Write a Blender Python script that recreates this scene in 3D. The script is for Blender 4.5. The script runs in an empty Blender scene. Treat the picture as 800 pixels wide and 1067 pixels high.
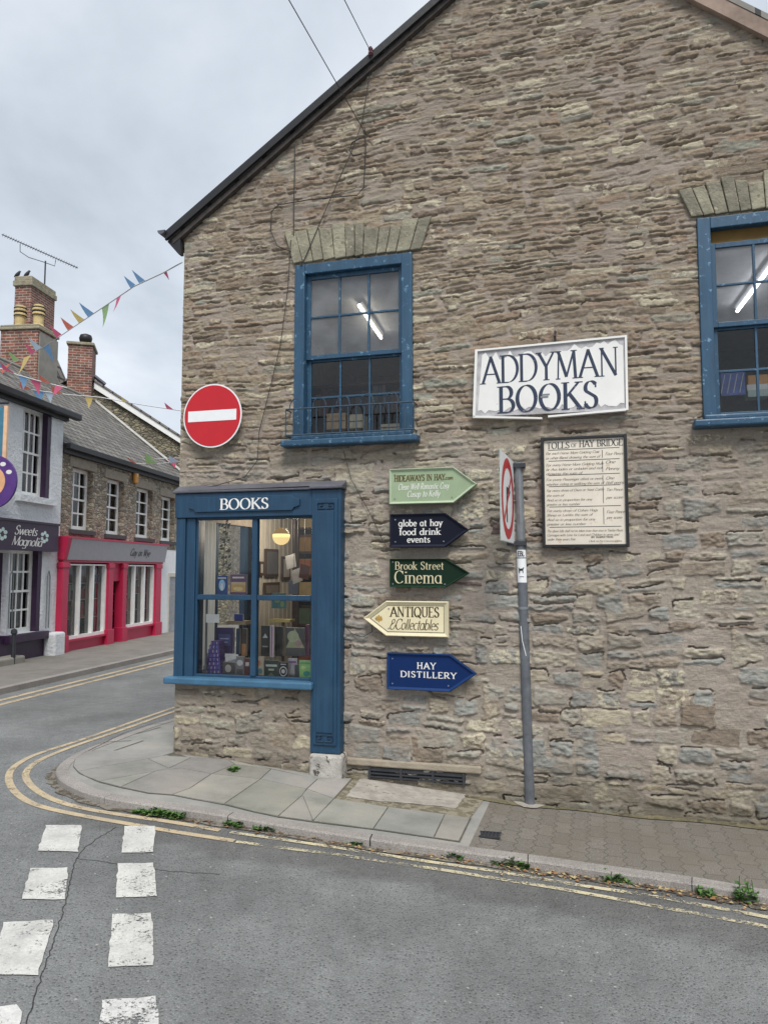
import bpy, bmesh, math, random
import numpy as np
from mathutils import Vector, Matrix
R = math.radians
random.seed(7)
SC = bpy.context.scene
COL = SC.collection
# ------------------------------------------------------------ camera model
F = 780.0; CX, CY = 400.0, 533.5
PITCH = math.atan((595-533.5)/F); EYE = 1.72
def ray(x, y):
    a = (x-CX)/F; b = (CY-y)/F; c, s = math.cos(PITCH), math.sin(PITCH)
    return (a, c-b*s, s+b*c)
def sstep(x, a, b):
    t = min(1, max(0, (x-a)/(b-a))); return t*t*(3-2*t)
def hroad(X, Y):
    """height of the road surface: dips to the right, falls gently down the side street"""
    return 0.105 - 0.23*sstep(X, -2.2, 1.7) - 0.006*min(60, max(0, Y-7))
def gpx(x, y, dz=0.0):
    """point of the photo on the ground"""
    r = ray(x, y); t = 3.0
    for _ in range(40):
        t = (hroad(r[0]*t, r[1]*t)+dz-EYE)/r[2]
    return (r[0]*t, r[1]*t)

class Frame:
    """vertical plane: local X along the wall, -Y out of it, Z up"""
    def __init__(s, ox, oy, yaw): s.o = (ox, oy); s.yaw = yaw; s.w = (math.cos(yaw), math.sin(yaw)); s.n = (math.sin(yaw), -math.cos(yaw))
    def px(s, x, y, off=0.0):
        r = ray(x, y); o = (s.o[0]+s.n[0]*off, s.o[1]+s.n[1]*off)
        t = (o[0]*s.n[0]+o[1]*s.n[1])/(r[0]*s.n[0]+r[1]*s.n[1])
        return ((r[0]*t-o[0])*s.w[0]+(r[1]*t-o[1])*s.w[1], EYE+r[2]*t)
    def world(s, p):
        return (s.o[0]+s.w[0]*p[0]-s.n[0]*p[1], s.o[1]+s.w[1]*p[0]-s.n[1]*p[1], p[2])
    def local(s, X, Y):
        dx, dy = X-s.o[0], Y-s.o[1]
        return (dx*s.w[0]+dy*s.w[1], -(dx*s.n[0]+dy*s.n[1]))
PAVH = .055
r0 = ray(181, 780)
S = Frame(r0[0]*6.7/r0[1], 6.7, R(-15.5))            # gable wall of the bookshop
T = Frame(-6.38, 14.76, math.atan2(.9932, .1162))    # terrace across the side street
WORLD = Frame(0, 0, 0)
WORLD.w = (1, 0); WORLD.n = (0, -1)

# ------------------------------------------------------------ materials
MATS = {}
class NT:
    def __init__(s, name):
        s.m = bpy.data.materials.new(name); s.m.use_nodes = True; s.t = s.m.node_tree; s.t.nodes.clear()
        s.out = s.n('ShaderNodeOutputMaterial'); s.p = s.n('ShaderNodeBsdfPrincipled'); s.l(s.p.outputs[0], s.out.inputs[0])
    def n(s, ty, **kw):
        x = s.t.nodes.new(ty)
        for k, v in kw.items(): setattr(x, k, v)
        return x
    def l(s, a, b): s.t.links.new(a, b)
    def coord(s, scale=(1, 1, 1), kind='Object', rot=(0, 0, 0)):
        c = s.n('ShaderNodeTexCoord'); m = s.n('ShaderNodeMapping'); m.inputs['Scale'].default_value = scale; m.inputs['Rotation'].default_value = rot
        s.l(c.outputs[kind], m.inputs[0]); return m.outputs[0]
    def noise(s, co, sc, det=4, rough=.55, dist=0):
        x = s.n('ShaderNodeTexNoise'); x.inputs['Scale'].default_value = sc; x.inputs['Detail'].default_value = det
        x.inputs['Roughness'].default_value = rough; x.inputs['Distortion'].default_value = dist; s.l(co, x.inputs['Vector']); return x.outputs[0]
    def ramp(s, f, stops, interp='LINEAR'):
        x = s.n('ShaderNodeValToRGB'); x.color_ramp.interpolation = interp; e = x.color_ramp.elements
        while len(e) < len(stops): e.new(.5)
        for i, (p, c) in enumerate(stops):
            e[i].position = p; e[i].color = (*c, 1) if hasattr(c, '__len__') else (c, c, c, 1)
        s.l(f, x.inputs[0]); return x.outputs[0]
    def mix(s, f, a, b, mode='MIX'):
        x = s.n('ShaderNodeMix', data_type='RGBA', blend_type=mode)
        for v, i in ((f, 0), (a, 6), (b, 7)):
            if hasattr(v, 'is_linked'): s.l(v, x.inputs[i])
            elif i == 0: x.inputs[0].default_value = v
            else: x.inputs[i].default_value = (*v, 1)
        return x.outputs[2]
    def math(s, op, a, b=0.0):
        x = s.n('ShaderNodeMath', operation=op)
        for v, i in ((a, 0), (b, 1)):
            if hasattr(v, 'is_linked'): s.l(v, x.inputs[i])
            else: x.inputs[i].default_value = v
        return x.outputs[0]
    def bump(s, h, strength=.5, dist=.01):
        x = s.n('ShaderNodeBump'); x.inputs['Strength'].default_value = strength; x.inputs['Distance'].default_value = dist
        s.l(h, x.inputs['Height'])
        s.l(x.outputs[0], s.p.inputs['Normal']); return x
    def base(s, c): s.l(c, s.p.inputs['Base Color'])
    def setp(s, **kw):
        for k, v in kw.items(): s.p.inputs[k.replace('_', ' ')].default_value = v
def pl(name, col, rough=.6, var=.18, sc=9, bump=.15, bsc=60, metal=0, chips=None, chipamt=.62, dist=.004, spec=.5):
    """painted / plain surface: tone varies, fine bump, optional chips of another colour"""
    if name in MATS: return MATS[name]
    t = NT(name); co = t.coord(); a = t.noise(co, sc, 6, .65)
    c = t.ramp(a, [(.3, [x*(1-var) for x in col]), (.7, [min(1, x*(1+var)) for x in col])])
    if chips is not None:
        k = t.noise(co, 14, 8, .7); k2 = t.ramp(k, [(chipamt, 0.), (chipamt+.025, 1.)])
        c = t.mix(k2, c, chips)
    t.base(c); t.setp(Roughness=rough, Metallic=metal); t.p.inputs['Specular IOR Level'].default_value = spec
    if bump: t.bump(t.noise(co, bsc, 4, .6), bump, dist)
    MATS[name] = t.m; return t.m
def emis(name, col, st):
    t = NT(name); t.setp(Base_Color=(*col, 1)); t.p.inputs['Emission Color'].default_value = (*col, 1); t.p.inputs['Emission Strength'].default_value = st
    return t.m
def glassmat(name, tint=(.97, .98, .98), gl=1.0, dust=0.):
    t = NT(name); t.t.nodes.remove(t.p)
    tr = t.n('ShaderNodeBsdfTransparent'); tr.inputs[0].default_value = (*tint, 1)
    g = t.n('ShaderNodeBsdfGlossy'); g.inputs['Roughness'].default_value = .02; g.inputs['Color'].default_value = (gl, gl, gl, 1)
    fr = t.n('ShaderNodeFresnel'); fr.inputs['IOR'].default_value = 1.55
    co = t.coord(); b = t.n('ShaderNodeBump'); b.inputs['Strength'].default_value = .05; b.inputs['Distance'].default_value = .02
    t.l(t.noise(co, 3.0, 1), b.inputs['Height']); t.l(b.outputs[0], g.inputs['Normal'])
    ad = t.math('MULTIPLY_ADD', fr.outputs[0], .9); ad.node.inputs[2].default_value = .0
    m = t.n('ShaderNodeMixShader'); t.l(ad, m.inputs[0]); t.l(tr.outputs[0], m.inputs[1]); t.l(g.outputs[0], m.inputs[2]); t.l(m.outputs[0], t.out.inputs[0])
    if dust:   # pale diffuse veil painted into the panes in place of grey sky reflection
        df = t.n('ShaderNodeBsdfDiffuse'); df.inputs[0].default_value = (.62, .64, .68, 1); m2 = t.n('ShaderNodeMixShader'); k = t.ramp(t.noise(co, 3.5, 5, .6), [(.3, dust*.5), (.7, dust*1.5)])
        t.l(k, m2.inputs[0]); t.l(m.outputs[0], m2.inputs[1]); t.l(df.outputs[0], m2.inputs[2]); t.l(m2.outputs[0], t.out.inputs[0])
    return t.m

def stonewall(name, shift=0.0, dark=1.0):
    """rubble stone: attribute st = (random per stone, stone mask, second random, height zone)"""
    t = NT(name); at = t.n('ShaderNodeAttribute', attribute_name='st')
    sp = t.n('ShaderNodeSeparateColor'); t.l(at.outputs['Color'], sp.inputs[0])
    r1, mk, r2, zn = sp.outputs[0], sp.outputs[1], sp.outputs[2], at.outputs['Alpha']
    co = t.coord(); lam = t.coord((6, 6, 24)); 
    D = lambda c: [x*dark*1.1 for x in c]
    low = t.ramp(r1, [(0, D((.29, .297, .275))), (.16, D((.33, .315, .27))), (.3, D((.245, .25, .235))), (.42, D((.38, .345, .275))), (.55, D((.29, .25, .20))), (.68, D((.265, .272, .255))), (.78, D((.40, .36, .28))), (.88, D((.22, .18, .14))), (.955, D((.45, .40, .29))), (.985, D((.14, .10, .095)))], 'CONSTANT')
    up = t.ramp(r1, [(0, D((.25, .20, .145))), (.2, D((.30, .245, .175))), (.4, D((.21, .17, .125))), (.58, D((.33, .28, .205))), (.74, D((.27, .20, .145))), (.83, D((.28, .28, .23))), (.91, D((.19, .15, .12))), (.955, D((.46, .41, .30)))], 'CONSTANT')
    c = t.mix(zn, low, up)
    n1 = t.noise(lam, 1.0, 7, .7, .4); c = t.mix(.9, c, t.ramp(n1, [(.28, .68), (.5, 1.0), (.72, 1.28)]), 'MULTIPLY'); c = t.mix(.7, c, t.ramp(t.noise(co, 24, 7, .75), [(.35, .65), (.5, 1.), (.66, 1.35)]), 'MULTIPLY')
    f1 = t.noise(t.coord((16, 16, 80)), 1.0, 6, .75, .5); c = t.mix(.8, c, t.ramp(f1, [(.3, .72), (.5, 1.0), (.7, 1.28)]), 'MULTIPLY')
    n2 = t.noise(co, 3, 6, .65); c = t.mix(t.ramp(n2, [(.45, 0.), (.7, .6)]), c, D((.285, .21, .15)))
    # pale lime / lichen crusts on some stones
    n3 = t.noise(co, 11, 9, .78, .8); k = t.math('MULTIPLY', t.ramp(n3, [(.49, 0.), (.53, 1.)]), t.ramp(r2, [(.85, 0.), (.88, 1.)])); k = t.math('MAXIMUM', k, t.math('MULTIPLY', t.ramp(n3, [(.40, 0.), (.43, .9)]), t.math('MULTIPLY', zn, t.ramp(r2, [(.02, 1.), (.025, 0.)], 'CONSTANT'))))
    c = t.mix(k, c, D((.50, .45, .335)))
    # mortar
    n4 = t.noise(co, 55, 5, .7); mo = t.ramp(n4, [(.3, D((.25, .215, .175))), (.55, D((.335, .292, .242))), (.75, D((.42, .375, .32)))])
    mo = t.mix(zn, mo, t.mix(.7, mo, D((.255, .21, .16))))
    n6 = t.noise(co, 2.2, 3); mo = t.mix(t.ramp(n6, [(.4, 0.), (.65, .5)]), mo, D((.36, .30, .27)))
    mk2 = t.math('ADD', mk, t.math('MULTIPLY', t.math('SUBTRACT', t.noise(co, 40, 6, .7), .5), 1.1))
    c = t.mix(t.ramp(mk2, [(.35, 0.), (.65, 1.)]), mo, c)
    # grey weather staining, large scale
    n5 = t.noise(t.coord((1, 1, .5)), .9, 5, .6); c = t.mix(t.ramp(n5, [(.42, 0.), (.72, .45)]), c, D((.20, .165, .135)))
    # damp, soil and moss splashed on the foot of the wall
    sz = t.n('ShaderNodeSeparateXYZ'); t.l(co, sz.inputs[0]); dz = t.math('SUBTRACT', t.math('MULTIPLY_ADD', t.noise(co, 3.5, 6, .7), .9), sz.outputs[2]); dz.node.inputs[0].links[0].from_node.inputs[2].default_value = 0.
    c = t.mix(t.ramp(dz, [(.12, 0.), (.5, .75)]), c, D((.125, .11, .08)))
    t.base(c); t.setp(Roughness=.93); t.p.inputs['Specular IOR Level'].default_value = .25
    b1 = t.n('ShaderNodeBump'); b1.inputs['Strength'].default_value = .9; b1.inputs['Distance'].default_value = .011; t.l(n1, b1.inputs['Height'])
    b2 = t.n('ShaderNodeBump'); b2.inputs['Strength'].default_value = .85; b2.inputs['Distance'].default_value = .009; t.l(t.math('ADD', t.noise(co, 70, 6, .75), t.math('MULTIPLY', f1, .8)), b2.inputs['Height'])
    t.l(b1.outputs[0], b2.inputs['Normal']); t.l(b2.outputs[0], t.p.inputs['Normal'])
    return t.m
def rubble_far(name, cols, mort, sc=5.5):
    t = NT(name); co = t.coord((1, 1, 1.9)); d = t.n('ShaderNodeMixRGB'); d.blend_type = 'ADD'; d.inputs[0].default_value = .12
    nn = t.n('ShaderNodeTexNoise'); nn.inputs['Scale'].default_value = 6; t.l(co, nn.inputs['Vector']); t.l(co, d.inputs[1]); t.l(nn.outputs['Color'], d.inputs[2])
    v = t.n('ShaderNodeTexVoronoi'); v.inputs['Scale'].default_value = sc; t.l(d.outputs[0], v.inputs['Vector'])
    v2 = t.n('ShaderNodeTexVoronoi', feature='DISTANCE_TO_EDGE'); v2.inputs['Scale'].default_value = sc; t.l(d.outputs[0], v2.inputs['Vector'])
    sp = t.n('ShaderNodeSeparateColor'); t.l(v.outputs['Color'], sp.inputs[0])
    c = t.ramp(sp.outputs[0], [(i/len(cols), k) for i, k in enumerate(cols)], 'CONSTANT')
    c = t.mix(.8, c, t.ramp(t.noise(co, 14, 6, .7), [(.3, .6), (.7, 1.35)]), 'MULTIPLY')
    e = t.ramp(v2.outputs[0], [(.02, 0.), (.07, 1.)]); c = t.mix(e, mort, c); t.base(c); t.setp(Roughness=.95)
    t.bump(t.math('ADD', t.ramp(v2.outputs[0], [(.0, 0.), (.15, 1.)]), t.noise(co, 20, 5)), .9, .04); return t.m
def brickmat(name, c1, c2, mort, sc=1.0, kind='Object', rot=(0, 0, 0)):
    t = NT(name)
    g = t.n('ShaderNodeTexCoord'); sp = t.n('ShaderNodeSeparateXYZ'); t.l(g.outputs['Object'], sp.inputs[0])
    cb = t.n('ShaderNodeCombineXYZ'); t.l(t.math('ADD', sp.outputs[0], sp.outputs[1]), cb.inputs[0]); t.l(sp.outputs[2], cb.inputs[1])
    b = t.n('ShaderNodeTexBrick'); b.inputs['Scale'].default_value = sc; b.inputs['Brick Width'].default_value = .225; b.inputs['Row Height'].default_value = .075
    b.inputs['Mortar Size'].default_value = .011; b.inputs['Mortar Smooth'].default_value = .2; b.inputs['Color1'].default_value = (*c1, 1); b.inputs['Color2'].default_value = (*c2, 1); b.inputs['Mortar'].default_value = (*mort, 1)
    t.l(cb.outputs[0], b.inputs['Vector']); co = t.coord()
    c = t.mix(.8, b.outputs[0], t.ramp(t.noise(co, 4, 8, .8), [(.35, .4), (.65, 1.6)]), 'MULTIPLY'); t.base(c); t.setp(Roughness=.9)
    t.bump(b.outputs['Fac'], -.6, .01); return t.m
def slatemat(name):
    t = NT(name); g = t.coord()
    b = t.n('ShaderNodeTexBrick'); b.inputs['Scale'].default_value = 1; b.inputs['Brick Width'].default_value = .27; b.inputs['Row Height'].default_value = .19
    b.inputs['Mortar Size'].default_value = .022; b.inputs['Color1'].default_value = (.125, .115, .10, 1); b.inputs['Color2'].default_value = (.22, .205, .185, 1); b.inputs['Mortar'].default_value = (.03, .03, .03, 1)
    t.l(g, b.inputs['Vector'])
    n = t.noise(g, 2.2, 6, .7); c = t.mix(.8, b.outputs[0], t.ramp(n, [(.3, .6), (.7, 1.4)]), 'MULTIPLY')
    k = t.noise(g, 5, 7, .75); c = t.mix(t.ramp(k, [(.58, 0.), (.66, .6)]), c, (.20, .15, .07)); t.base(c); t.setp(Roughness=.75); t.bump(b.outputs['Fac'], -.9, .02); return t.m
def asphalt(name):
    t = NT(name); co = t.coord()
    n1 = t.noise(co, 130, 3, .8); n2 = t.noise(co, 1.1, 6, .6); n3 = t.noise(co, 9, 6, .7)
    c = t.ramp(n1, [(.28, (.09, .092, .094)), (.5, (.19, .195, .193)), (.62, (.232, .237, .233)), (.74, (.42, .415, .40))])
    c = t.mix(.8, c, t.ramp(n2, [(.3, .66), (.7, 1.25)]), 'MULTIPLY')
    c = t.mix(.45, c, t.ramp(n3, [(.3, .65), (.7, 1.3)]), 'MULTIPLY')
    v = t.n('ShaderNodeTexVoronoi'); v.inputs['Scale'].default_value = 52; t.l(co, v.inputs['Vector'])
    c = t.mix(t.ramp(v.outputs['Distance'], [(.16, .9), (.26, 0.)]), c, (.07, .07, .07))
    v3 = t.n('ShaderNodeTexVoronoi'); v3.inputs['Scale'].default_value = 11; t.l(co, v3.inputs['Vector'])
    c = t.mix(t.ramp(v3.outputs['Distance'], [(.045, .75), (.075, 0.)]), c, (.48, .47, .44))
    # the newer, coarser strip of surfacing along the kerb and across the mouth of the street (a real patch of darker stone)
    at = t.n('ShaderNodeAttribute', attribute_name='patch')
    c = t.mix(t.math('MULTIPLY', at.outputs['Fac'], 1.0), c, t.mix(.75, c, (.66, .64, .62), 'MULTIPLY'))
    t.base(c); t.setp(Roughness=.88)
    b = t.math('ADD', n1, t.ramp(v.outputs['Distance'], [(.1, 0.), (.5, .8)])); t.bump(b, .8, .006); return t.m
def paintline(name, col, wear=.45, under=(.17, .17, .175)):
    """road paint with bare patches where traffic has worn it away: the sheet is cut by transparency so the real asphalt shows"""
    t = NT(name); co = t.coord(); n1 = t.noise(co, 70, 5, .8); n2 = t.noise(co, 6, 4, .6)
    c = t.ramp(n1, [(.3, [x*.72 for x in col]), (.6, col)]); c = t.mix(t.ramp(n2, [(.3, .35), (.6, 0.)]), c, under)
    t.base(c); t.setp(Roughness=.8); t.bump(n1, .6, .004)
    s = t.math('ADD', t.math('MULTIPLY', t.noise(co, 60, 6, .8), .55), t.math('MULTIPLY', t.noise(co, 5, 5, .7), .45))
    al = t.ramp(s, [(wear-.02, 0.), (wear+.02, 1.)]); t.l(al, t.p.inputs['Alpha']); return t.m

M = dict(
 wall=stonewall('rubble_stone'), wall_low=stonewall('stallriser_stone', dark=.86),
 blue=pl('blue_paint', (.011, .052, .108), .42, .16, 4, .25, 30, chips=(.03, .10, .17), chipamt=.65, dist=.003),
 blue_old=pl('weathered_blue_paint', (.024, .078, .15), .6, .35, 7, .6, 25, chips=(.34, .37, .39), chipamt=.625, dist=.008),
 blue_dark=pl('dark_blue_paint', (.006, .03, .062), .5),
 lead=pl('lead_flashing', (.10, .10, .12), .5, .3, 4, .5, 14, dist=.02), black=pl('black_paint', (.012, .012, .014), .5, .3, 8, .5, 20),
 tan=pl('tan_stone', (.285, .265, .195), .92, .4, 7, .9, 45, chips=(.2, .18, .13), chipamt=.6, dist=.012),
 tan2=pl('olive_stone', (.215, .20, .15), .92, .4, 8, .9, 45, chips=(.42, .38, .27), chipamt=.6, dist=.012),
 cream_stone=pl('sandstone', (.31, .265, .205), .9, .25, 6, .8, 40, dist=.008),
 plinth=pl('painted_plinth', (.40, .38, .35), .85, .3, 9, .9, 18, chips=(.08, .07, .06), chipamt=.56, dist=.015),
 white=pl('white_paint', (.82, .82, .80), .5, .08), signwhite=pl('sign_white', (.76, .75, .72), .55, .06, 3, .1, 60, chips=(.55, .53, .52), chipamt=.68),
 board=pl('bare_board', (.42, .41, .42), .8, .3, 10, .5, 40), ink=pl('black_lettering', (.02, .024, .035), .6, .3, 40, 0),
 red=pl('sign_red', (.50, .008, .016), .35, .06), signface=pl('sign_face', (.78, .79, .80), .4, .05), grey_metal=pl('galvanised', (.20, .22, .235), .5, .25, 12, .3, 40, metal=.25),
 polegrey=pl('grey_pole', (.11, .12, .135), .5, .3, 14, .3, 30, chips=(.3, .3, .3), chipamt=.72),
 pink=pl('cerise_paint', (.47, .018, .07), .45, .1, 3, .1), pink_dark=pl('cerise_door', (.40, .012, .055), .45), purple=pl('purple_paint', (.035, .014, .045), .5), purple2=pl('violet_paint', (.09, .035, .20), .5),
 fasciagrey=pl('grey_fascia', (.38, .37, .40), .55, .06), render=pl('white_render', (.72, .74, .76), .9, .08, 4, 1.0, 16, dist=.03), whitewall=pl('white_wall', (.76, .77, .78), .85, .06),
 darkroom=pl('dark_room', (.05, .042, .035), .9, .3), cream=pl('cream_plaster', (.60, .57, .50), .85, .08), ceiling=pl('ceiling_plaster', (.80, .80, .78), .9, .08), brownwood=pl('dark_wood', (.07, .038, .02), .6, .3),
 glass=glassmat('window_glass'), veiled=glassmat('sky_veiled_glass', dust=.16), glass2=glassmat('far_glass', (.75, .8, .8)),
 slate=slatemat('roof_slates'), brick=brickmat('chimney_brick', (.24, .085, .055), (.13, .055, .045), (.30, .26, .22)), cap=pl('cap_stone', (.28, .25, .18), .95, .3, 8, .8, 20, dist=.02),
 pot=pl('buff_clay', (.55, .42, .2), .8), cement=pl('cement_render', (.25, .235, .205), .9, .2, 3, .5, 20), potband=pl('pot_slot', (.03, .025, .02), .9),
 farstone=rubble_far('terrace_stone', [(.42, .36, .27), (.28, .235, .18), (.50, .45, .35), (.34, .31, .26), (.22, .18, .14), (.42, .33, .24)], (.34, .30, .24), 7.5),
 farstone2=rubble_far('gable_stone', [(.24, .21, .15), (.16, .145, .11), (.32, .28, .2), (.20, .18, .14), (.27, .24, .16)], (.13, .115, .085), 6.5),
 asphalt=asphalt('asphalt'), wire=pl('wire', (.02, .018, .018), .6, .2, 9, 0), string=pl('string', (.6, .6, .6), .8, .1, 9, 0),
 yellow=paintline('yellow_line_paint', (.57, .455, .29), .44), yellow_worn=paintline('worn_line_paint', (.66, .58, .38), .49), whiteline=paintline('white_road_paint', (.66, .65, .61), .432),
 tarseam=pl('tar_seam', (.03, .03, .03), .9), moss=pl('joint_dirt', (.055, .05, .032), .98, .5, 20, .5), iron=pl('black_iron', (.03, .033, .04), .55, .3),
)
def flagmat():
    t = NT('flagstones'); co = t.coord(); c = t.ramp(t.noise(co, 2.3, 6, .65), [(.3, (.20, .20, .18)), (.5, (.28, .275, .255)), (.7, (.34, .32, .285))])
    c = t.mix(.5, c, t.ramp(t.noise(co, 160, 3, .8), [(.3, .7), (.7, 1.3)]), 'MULTIPLY')
    v = t.n('ShaderNodeAttribute', attribute_name='tone'); c = t.mix(1.0, c, v.outputs['Color'], 'MULTIPLY')
    t.base(c); t.setp(Roughness=.85); t.bump(t.noise(co, 120, 4, .7), .4, .004); return t.m
def kerbmat():
    t = NT('kerb_concrete'); co = t.coord(); c = t.ramp(t.noise(co, 120, 3, .8), [(.3, (.16, .145, .13)), (.5, (.29, .265, .245)), (.7, (.42, .39, .36))])
    c = t.mix(.6, c, t.ramp(t.noise(co, 3, 6, .65), [(.3, .7), (.7, 1.25)]), 'MULTIPLY'); t.base(c); t.setp(Roughness=.9); t.bump(t.noise(co, 100, 4), .6, .006); return t.m
def pavermat():
    """interlocking pavers: brick bond whose joints are bent into waves"""
    t = NT('interlocking_pavers'); co = t.coord((1, 1, 1), rot=(0, 0, R(16+90))); sp = t.n('ShaderNodeSeparateXYZ'); t.l(co, sp.inputs[0])
    x = t.math('ADD', sp.outputs[0], t.math('MULTIPLY', t.math('SINE', t.math('MULTIPLY', sp.outputs[1], 28)), .008))
    y = t.math('ADD', sp.outputs[1], t.math('MULTIPLY', t.math('SINE', t.math('MULTIPLY', sp.outputs[0], 56)), .012))
    cb = t.n('ShaderNodeCombineXYZ'); t.l(x, cb.inputs[0]); t.l(y, cb.inputs[1])
    b = t.n('ShaderNodeTexBrick'); b.inputs['Scale'].default_value = 1; b.inputs['Brick Width'].default_value = .225; b.inputs['Row Height'].default_value = .112
    b.inputs['Mortar Size'].default_value = .005; b.inputs['Mortar Smooth'].default_value = .3; b.inputs['Color1'].default_value = (.165, .148, .128, 1); b.inputs['Color2'].default_value = (.205, .185, .16, 1); b.inputs['Mortar'].default_value = (.125, .11, .092, 1)
    t.l(cb.outputs[0], b.inputs['Vector'])
    c = t.mix(.75, b.outputs[0], t.ramp(t.noise(co, 110, 3, .8), [(.3, .5), (.55, 1.), (.72, 1.9)]), 'MULTIPLY')
    c = t.mix(t.ramp(t.noise(co, 2.4, 6, .7), [(.42, 0.), (.66, .75)]), c, (.15, .13, .10))
    t.base(c); t.setp(Roughness=.92); t.bump(t.math('ADD', t.math('MULTIPLY', b.outputs['Fac'], -1.2), t.noise(co, 110, 3)), .6, .008); return t.m
def brushed(name, col, pale, chip=.66):
    t = NT(name); co = t.coord(); st = t.coord((26, 26, 2.2)); a = t.noise(st, 1.0, 6, .65); b = t.noise(co, 3, 6, .65); k = t.noise(co, 22, 8, .75)
    c = t.ramp(a, [(.3, [x*.78 for x in col]), (.7, [x*1.25 for x in col])]); c = t.mix(t.ramp(b, [(.5, 0.), (.8, .45)]), c, pale); c = t.mix(t.ramp(k, [(chip, 0.), (chip+.02, .9)]), c, [min(1, x*2.6) for x in pale])
    t.base(c); t.l(t.ramp(b, [(.3, .38), (.7, .62)]), t.p.inputs['Roughness']); t.bump(t.math('ADD', a, t.math('MULTIPLY', k, .6)), .5, .0035); return t.m
M['blue'] = brushed('blue_timber_paint', (.0095, .046, .095), (.026, .08, .135), .68); M['blue_old'] = brushed('old_blue_timber_paint', (.019, .067, .125), (.055, .11, .16), .60)
M['flags'] = flagmat(); M['kerb'] = kerbmat(); M['pavers'] = pavermat()
M['concrete'] = pl('pale_concrete', (.36, .33, .29), .9, .3, 9, .8, 60, chips=(.2, .18, .14), chipamt=.6, dist=.008)

# ------------------------------------------------------------ mesh helpers
ORG = {}
class B:
    def __init__(s): s.v = []; s.f = []
    def add(s, vs, fs):
        k = len(s.v); s.v += [tuple(p) for p in vs]; s.f += [tuple(i+k for i in f) for f in fs]; return s
    def box(s, x0, x1, y0, y1, z0, z1):
        return s.add([(x, y, z) for x in (x0, x1) for y in (y0, y1) for z in (z0, z1)],
                     [(0, 1, 3, 2), (4, 6, 7, 5), (0, 4, 5, 1), (2, 3, 7, 6), (0, 2, 6, 4), (1, 5, 7, 3)])
    def prism(s, poly, y0, y1):
        n = len(poly)
        a = sum(poly[i][0]*poly[(i+1) % n][1]-poly[(i+1) % n][0]*poly[i][1] for i in range(n))
        if a < 0: poly = poly[::-1]
        return s.add([(x, y0, z) for x, z in poly]+[(x, y1, z) for x, z in poly],
                     [tuple(range(n)), tuple(range(2*n-1, n-1, -1))]+[(i, i+n, (i+1) % n+n, (i+1) % n) for i in range(n)])
    def tube(s, pts, r, n=6, cap=True):
        pts = [Vector(p) for p in pts]; rings = []
        up = Vector((0, 0, 1))
        for i, p in enumerate(pts):
            d = (pts[min(i+1, len(pts)-1)]-pts[max(i-1, 0)]).normalized()
            u = d.cross(up if abs(d.z) < .95 else Vector((1, 0, 0))).normalized(); w = u.cross(d)
            rr = r[i] if hasattr(r, '__len__') else r
            rings.append([p+(u*math.cos(2*math.pi*k/n)+w*math.sin(2*math.pi*k/n))*rr for k in range(n)])
        k0 = [v for q in rings for v in q]; fs = []
        for i in range(len(pts)-1):
            for k in range(n): fs.append((i*n+k, i*n+(k+1) % n, (i+1)*n+(k+1) % n, (i+1)*n+k))
        if cap: fs += [tuple(range(n-1, -1, -1)), tuple(range((len(pts)-1)*n, len(pts)*n))]
        return s.add(k0, fs)
    def lathe(s, prof, c, n=20):
        vs = []; fs = []
        for r, z in prof:
            vs += [(c[0]+r*math.cos(2*math.pi*k/n), c[1]+r*math.sin(2*math.pi*k/n), c[2]+z) for k in range(n)]
        for i in range(len(prof)-1):
            for k in range(n): fs.append((i*n+k, i*n+(k+1) % n, (i+1)*n+(k+1) % n, (i+1)*n+k))
        fs += [tuple(range(n-1, -1, -1)), tuple(range((len(prof)-1)*n, len(prof)*n))]
        return s.add(vs, fs)
    def quad(s, *p): return s.add(p, [tuple(range(len(p)))])
    def build(s, name, m, parent=None, frame=None, org=None, bevel=0, smooth=False):
        me = bpy.data.meshes.new(name)
        if parent is not None: org = ORG[parent.name]
        org = org or (0, 0, 0)
        me.from_pydata([(p[0]-org[0], p[1]-org[1], p[2]-org[2]) for p in s.v], [], s.f)
        me.materials.append(M[m] if isinstance(m, str) else m)
        if smooth: me.polygons.foreach_set('use_smooth', [True]*len(me.polygons))
        me.update(); o = bpy.data.objects.new(name, me); COL.objects.link(o)
        if parent is not None: o.parent = parent
        elif frame is not None: o.location = frame.world(org); o.rotation_euler.z = frame.yaw
        ORG[o.name] = org
        if bevel:
            b = o.modifiers.new('bevel', 'BEVEL'); b.width = bevel; b.segments = 2; b.limit_method = 'ANGLE'
        return o
def tag(o, label, cat, group=None):
    o['label'] = label; o['category'] = cat
    if group: o['group'] = group
    return o
def struct(o): o['kind'] = 'structure'; return o
def thing(name, label, cat, frame, org, group=None):
    o = bpy.data.objects.new(name, None); COL.objects.link(o); o.empty_display_size = .1
    o.location = frame.world(org); o.rotation_euler.z = frame.yaw; ORG[o.name] = org
    return tag(o, label, cat, group)
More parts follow.
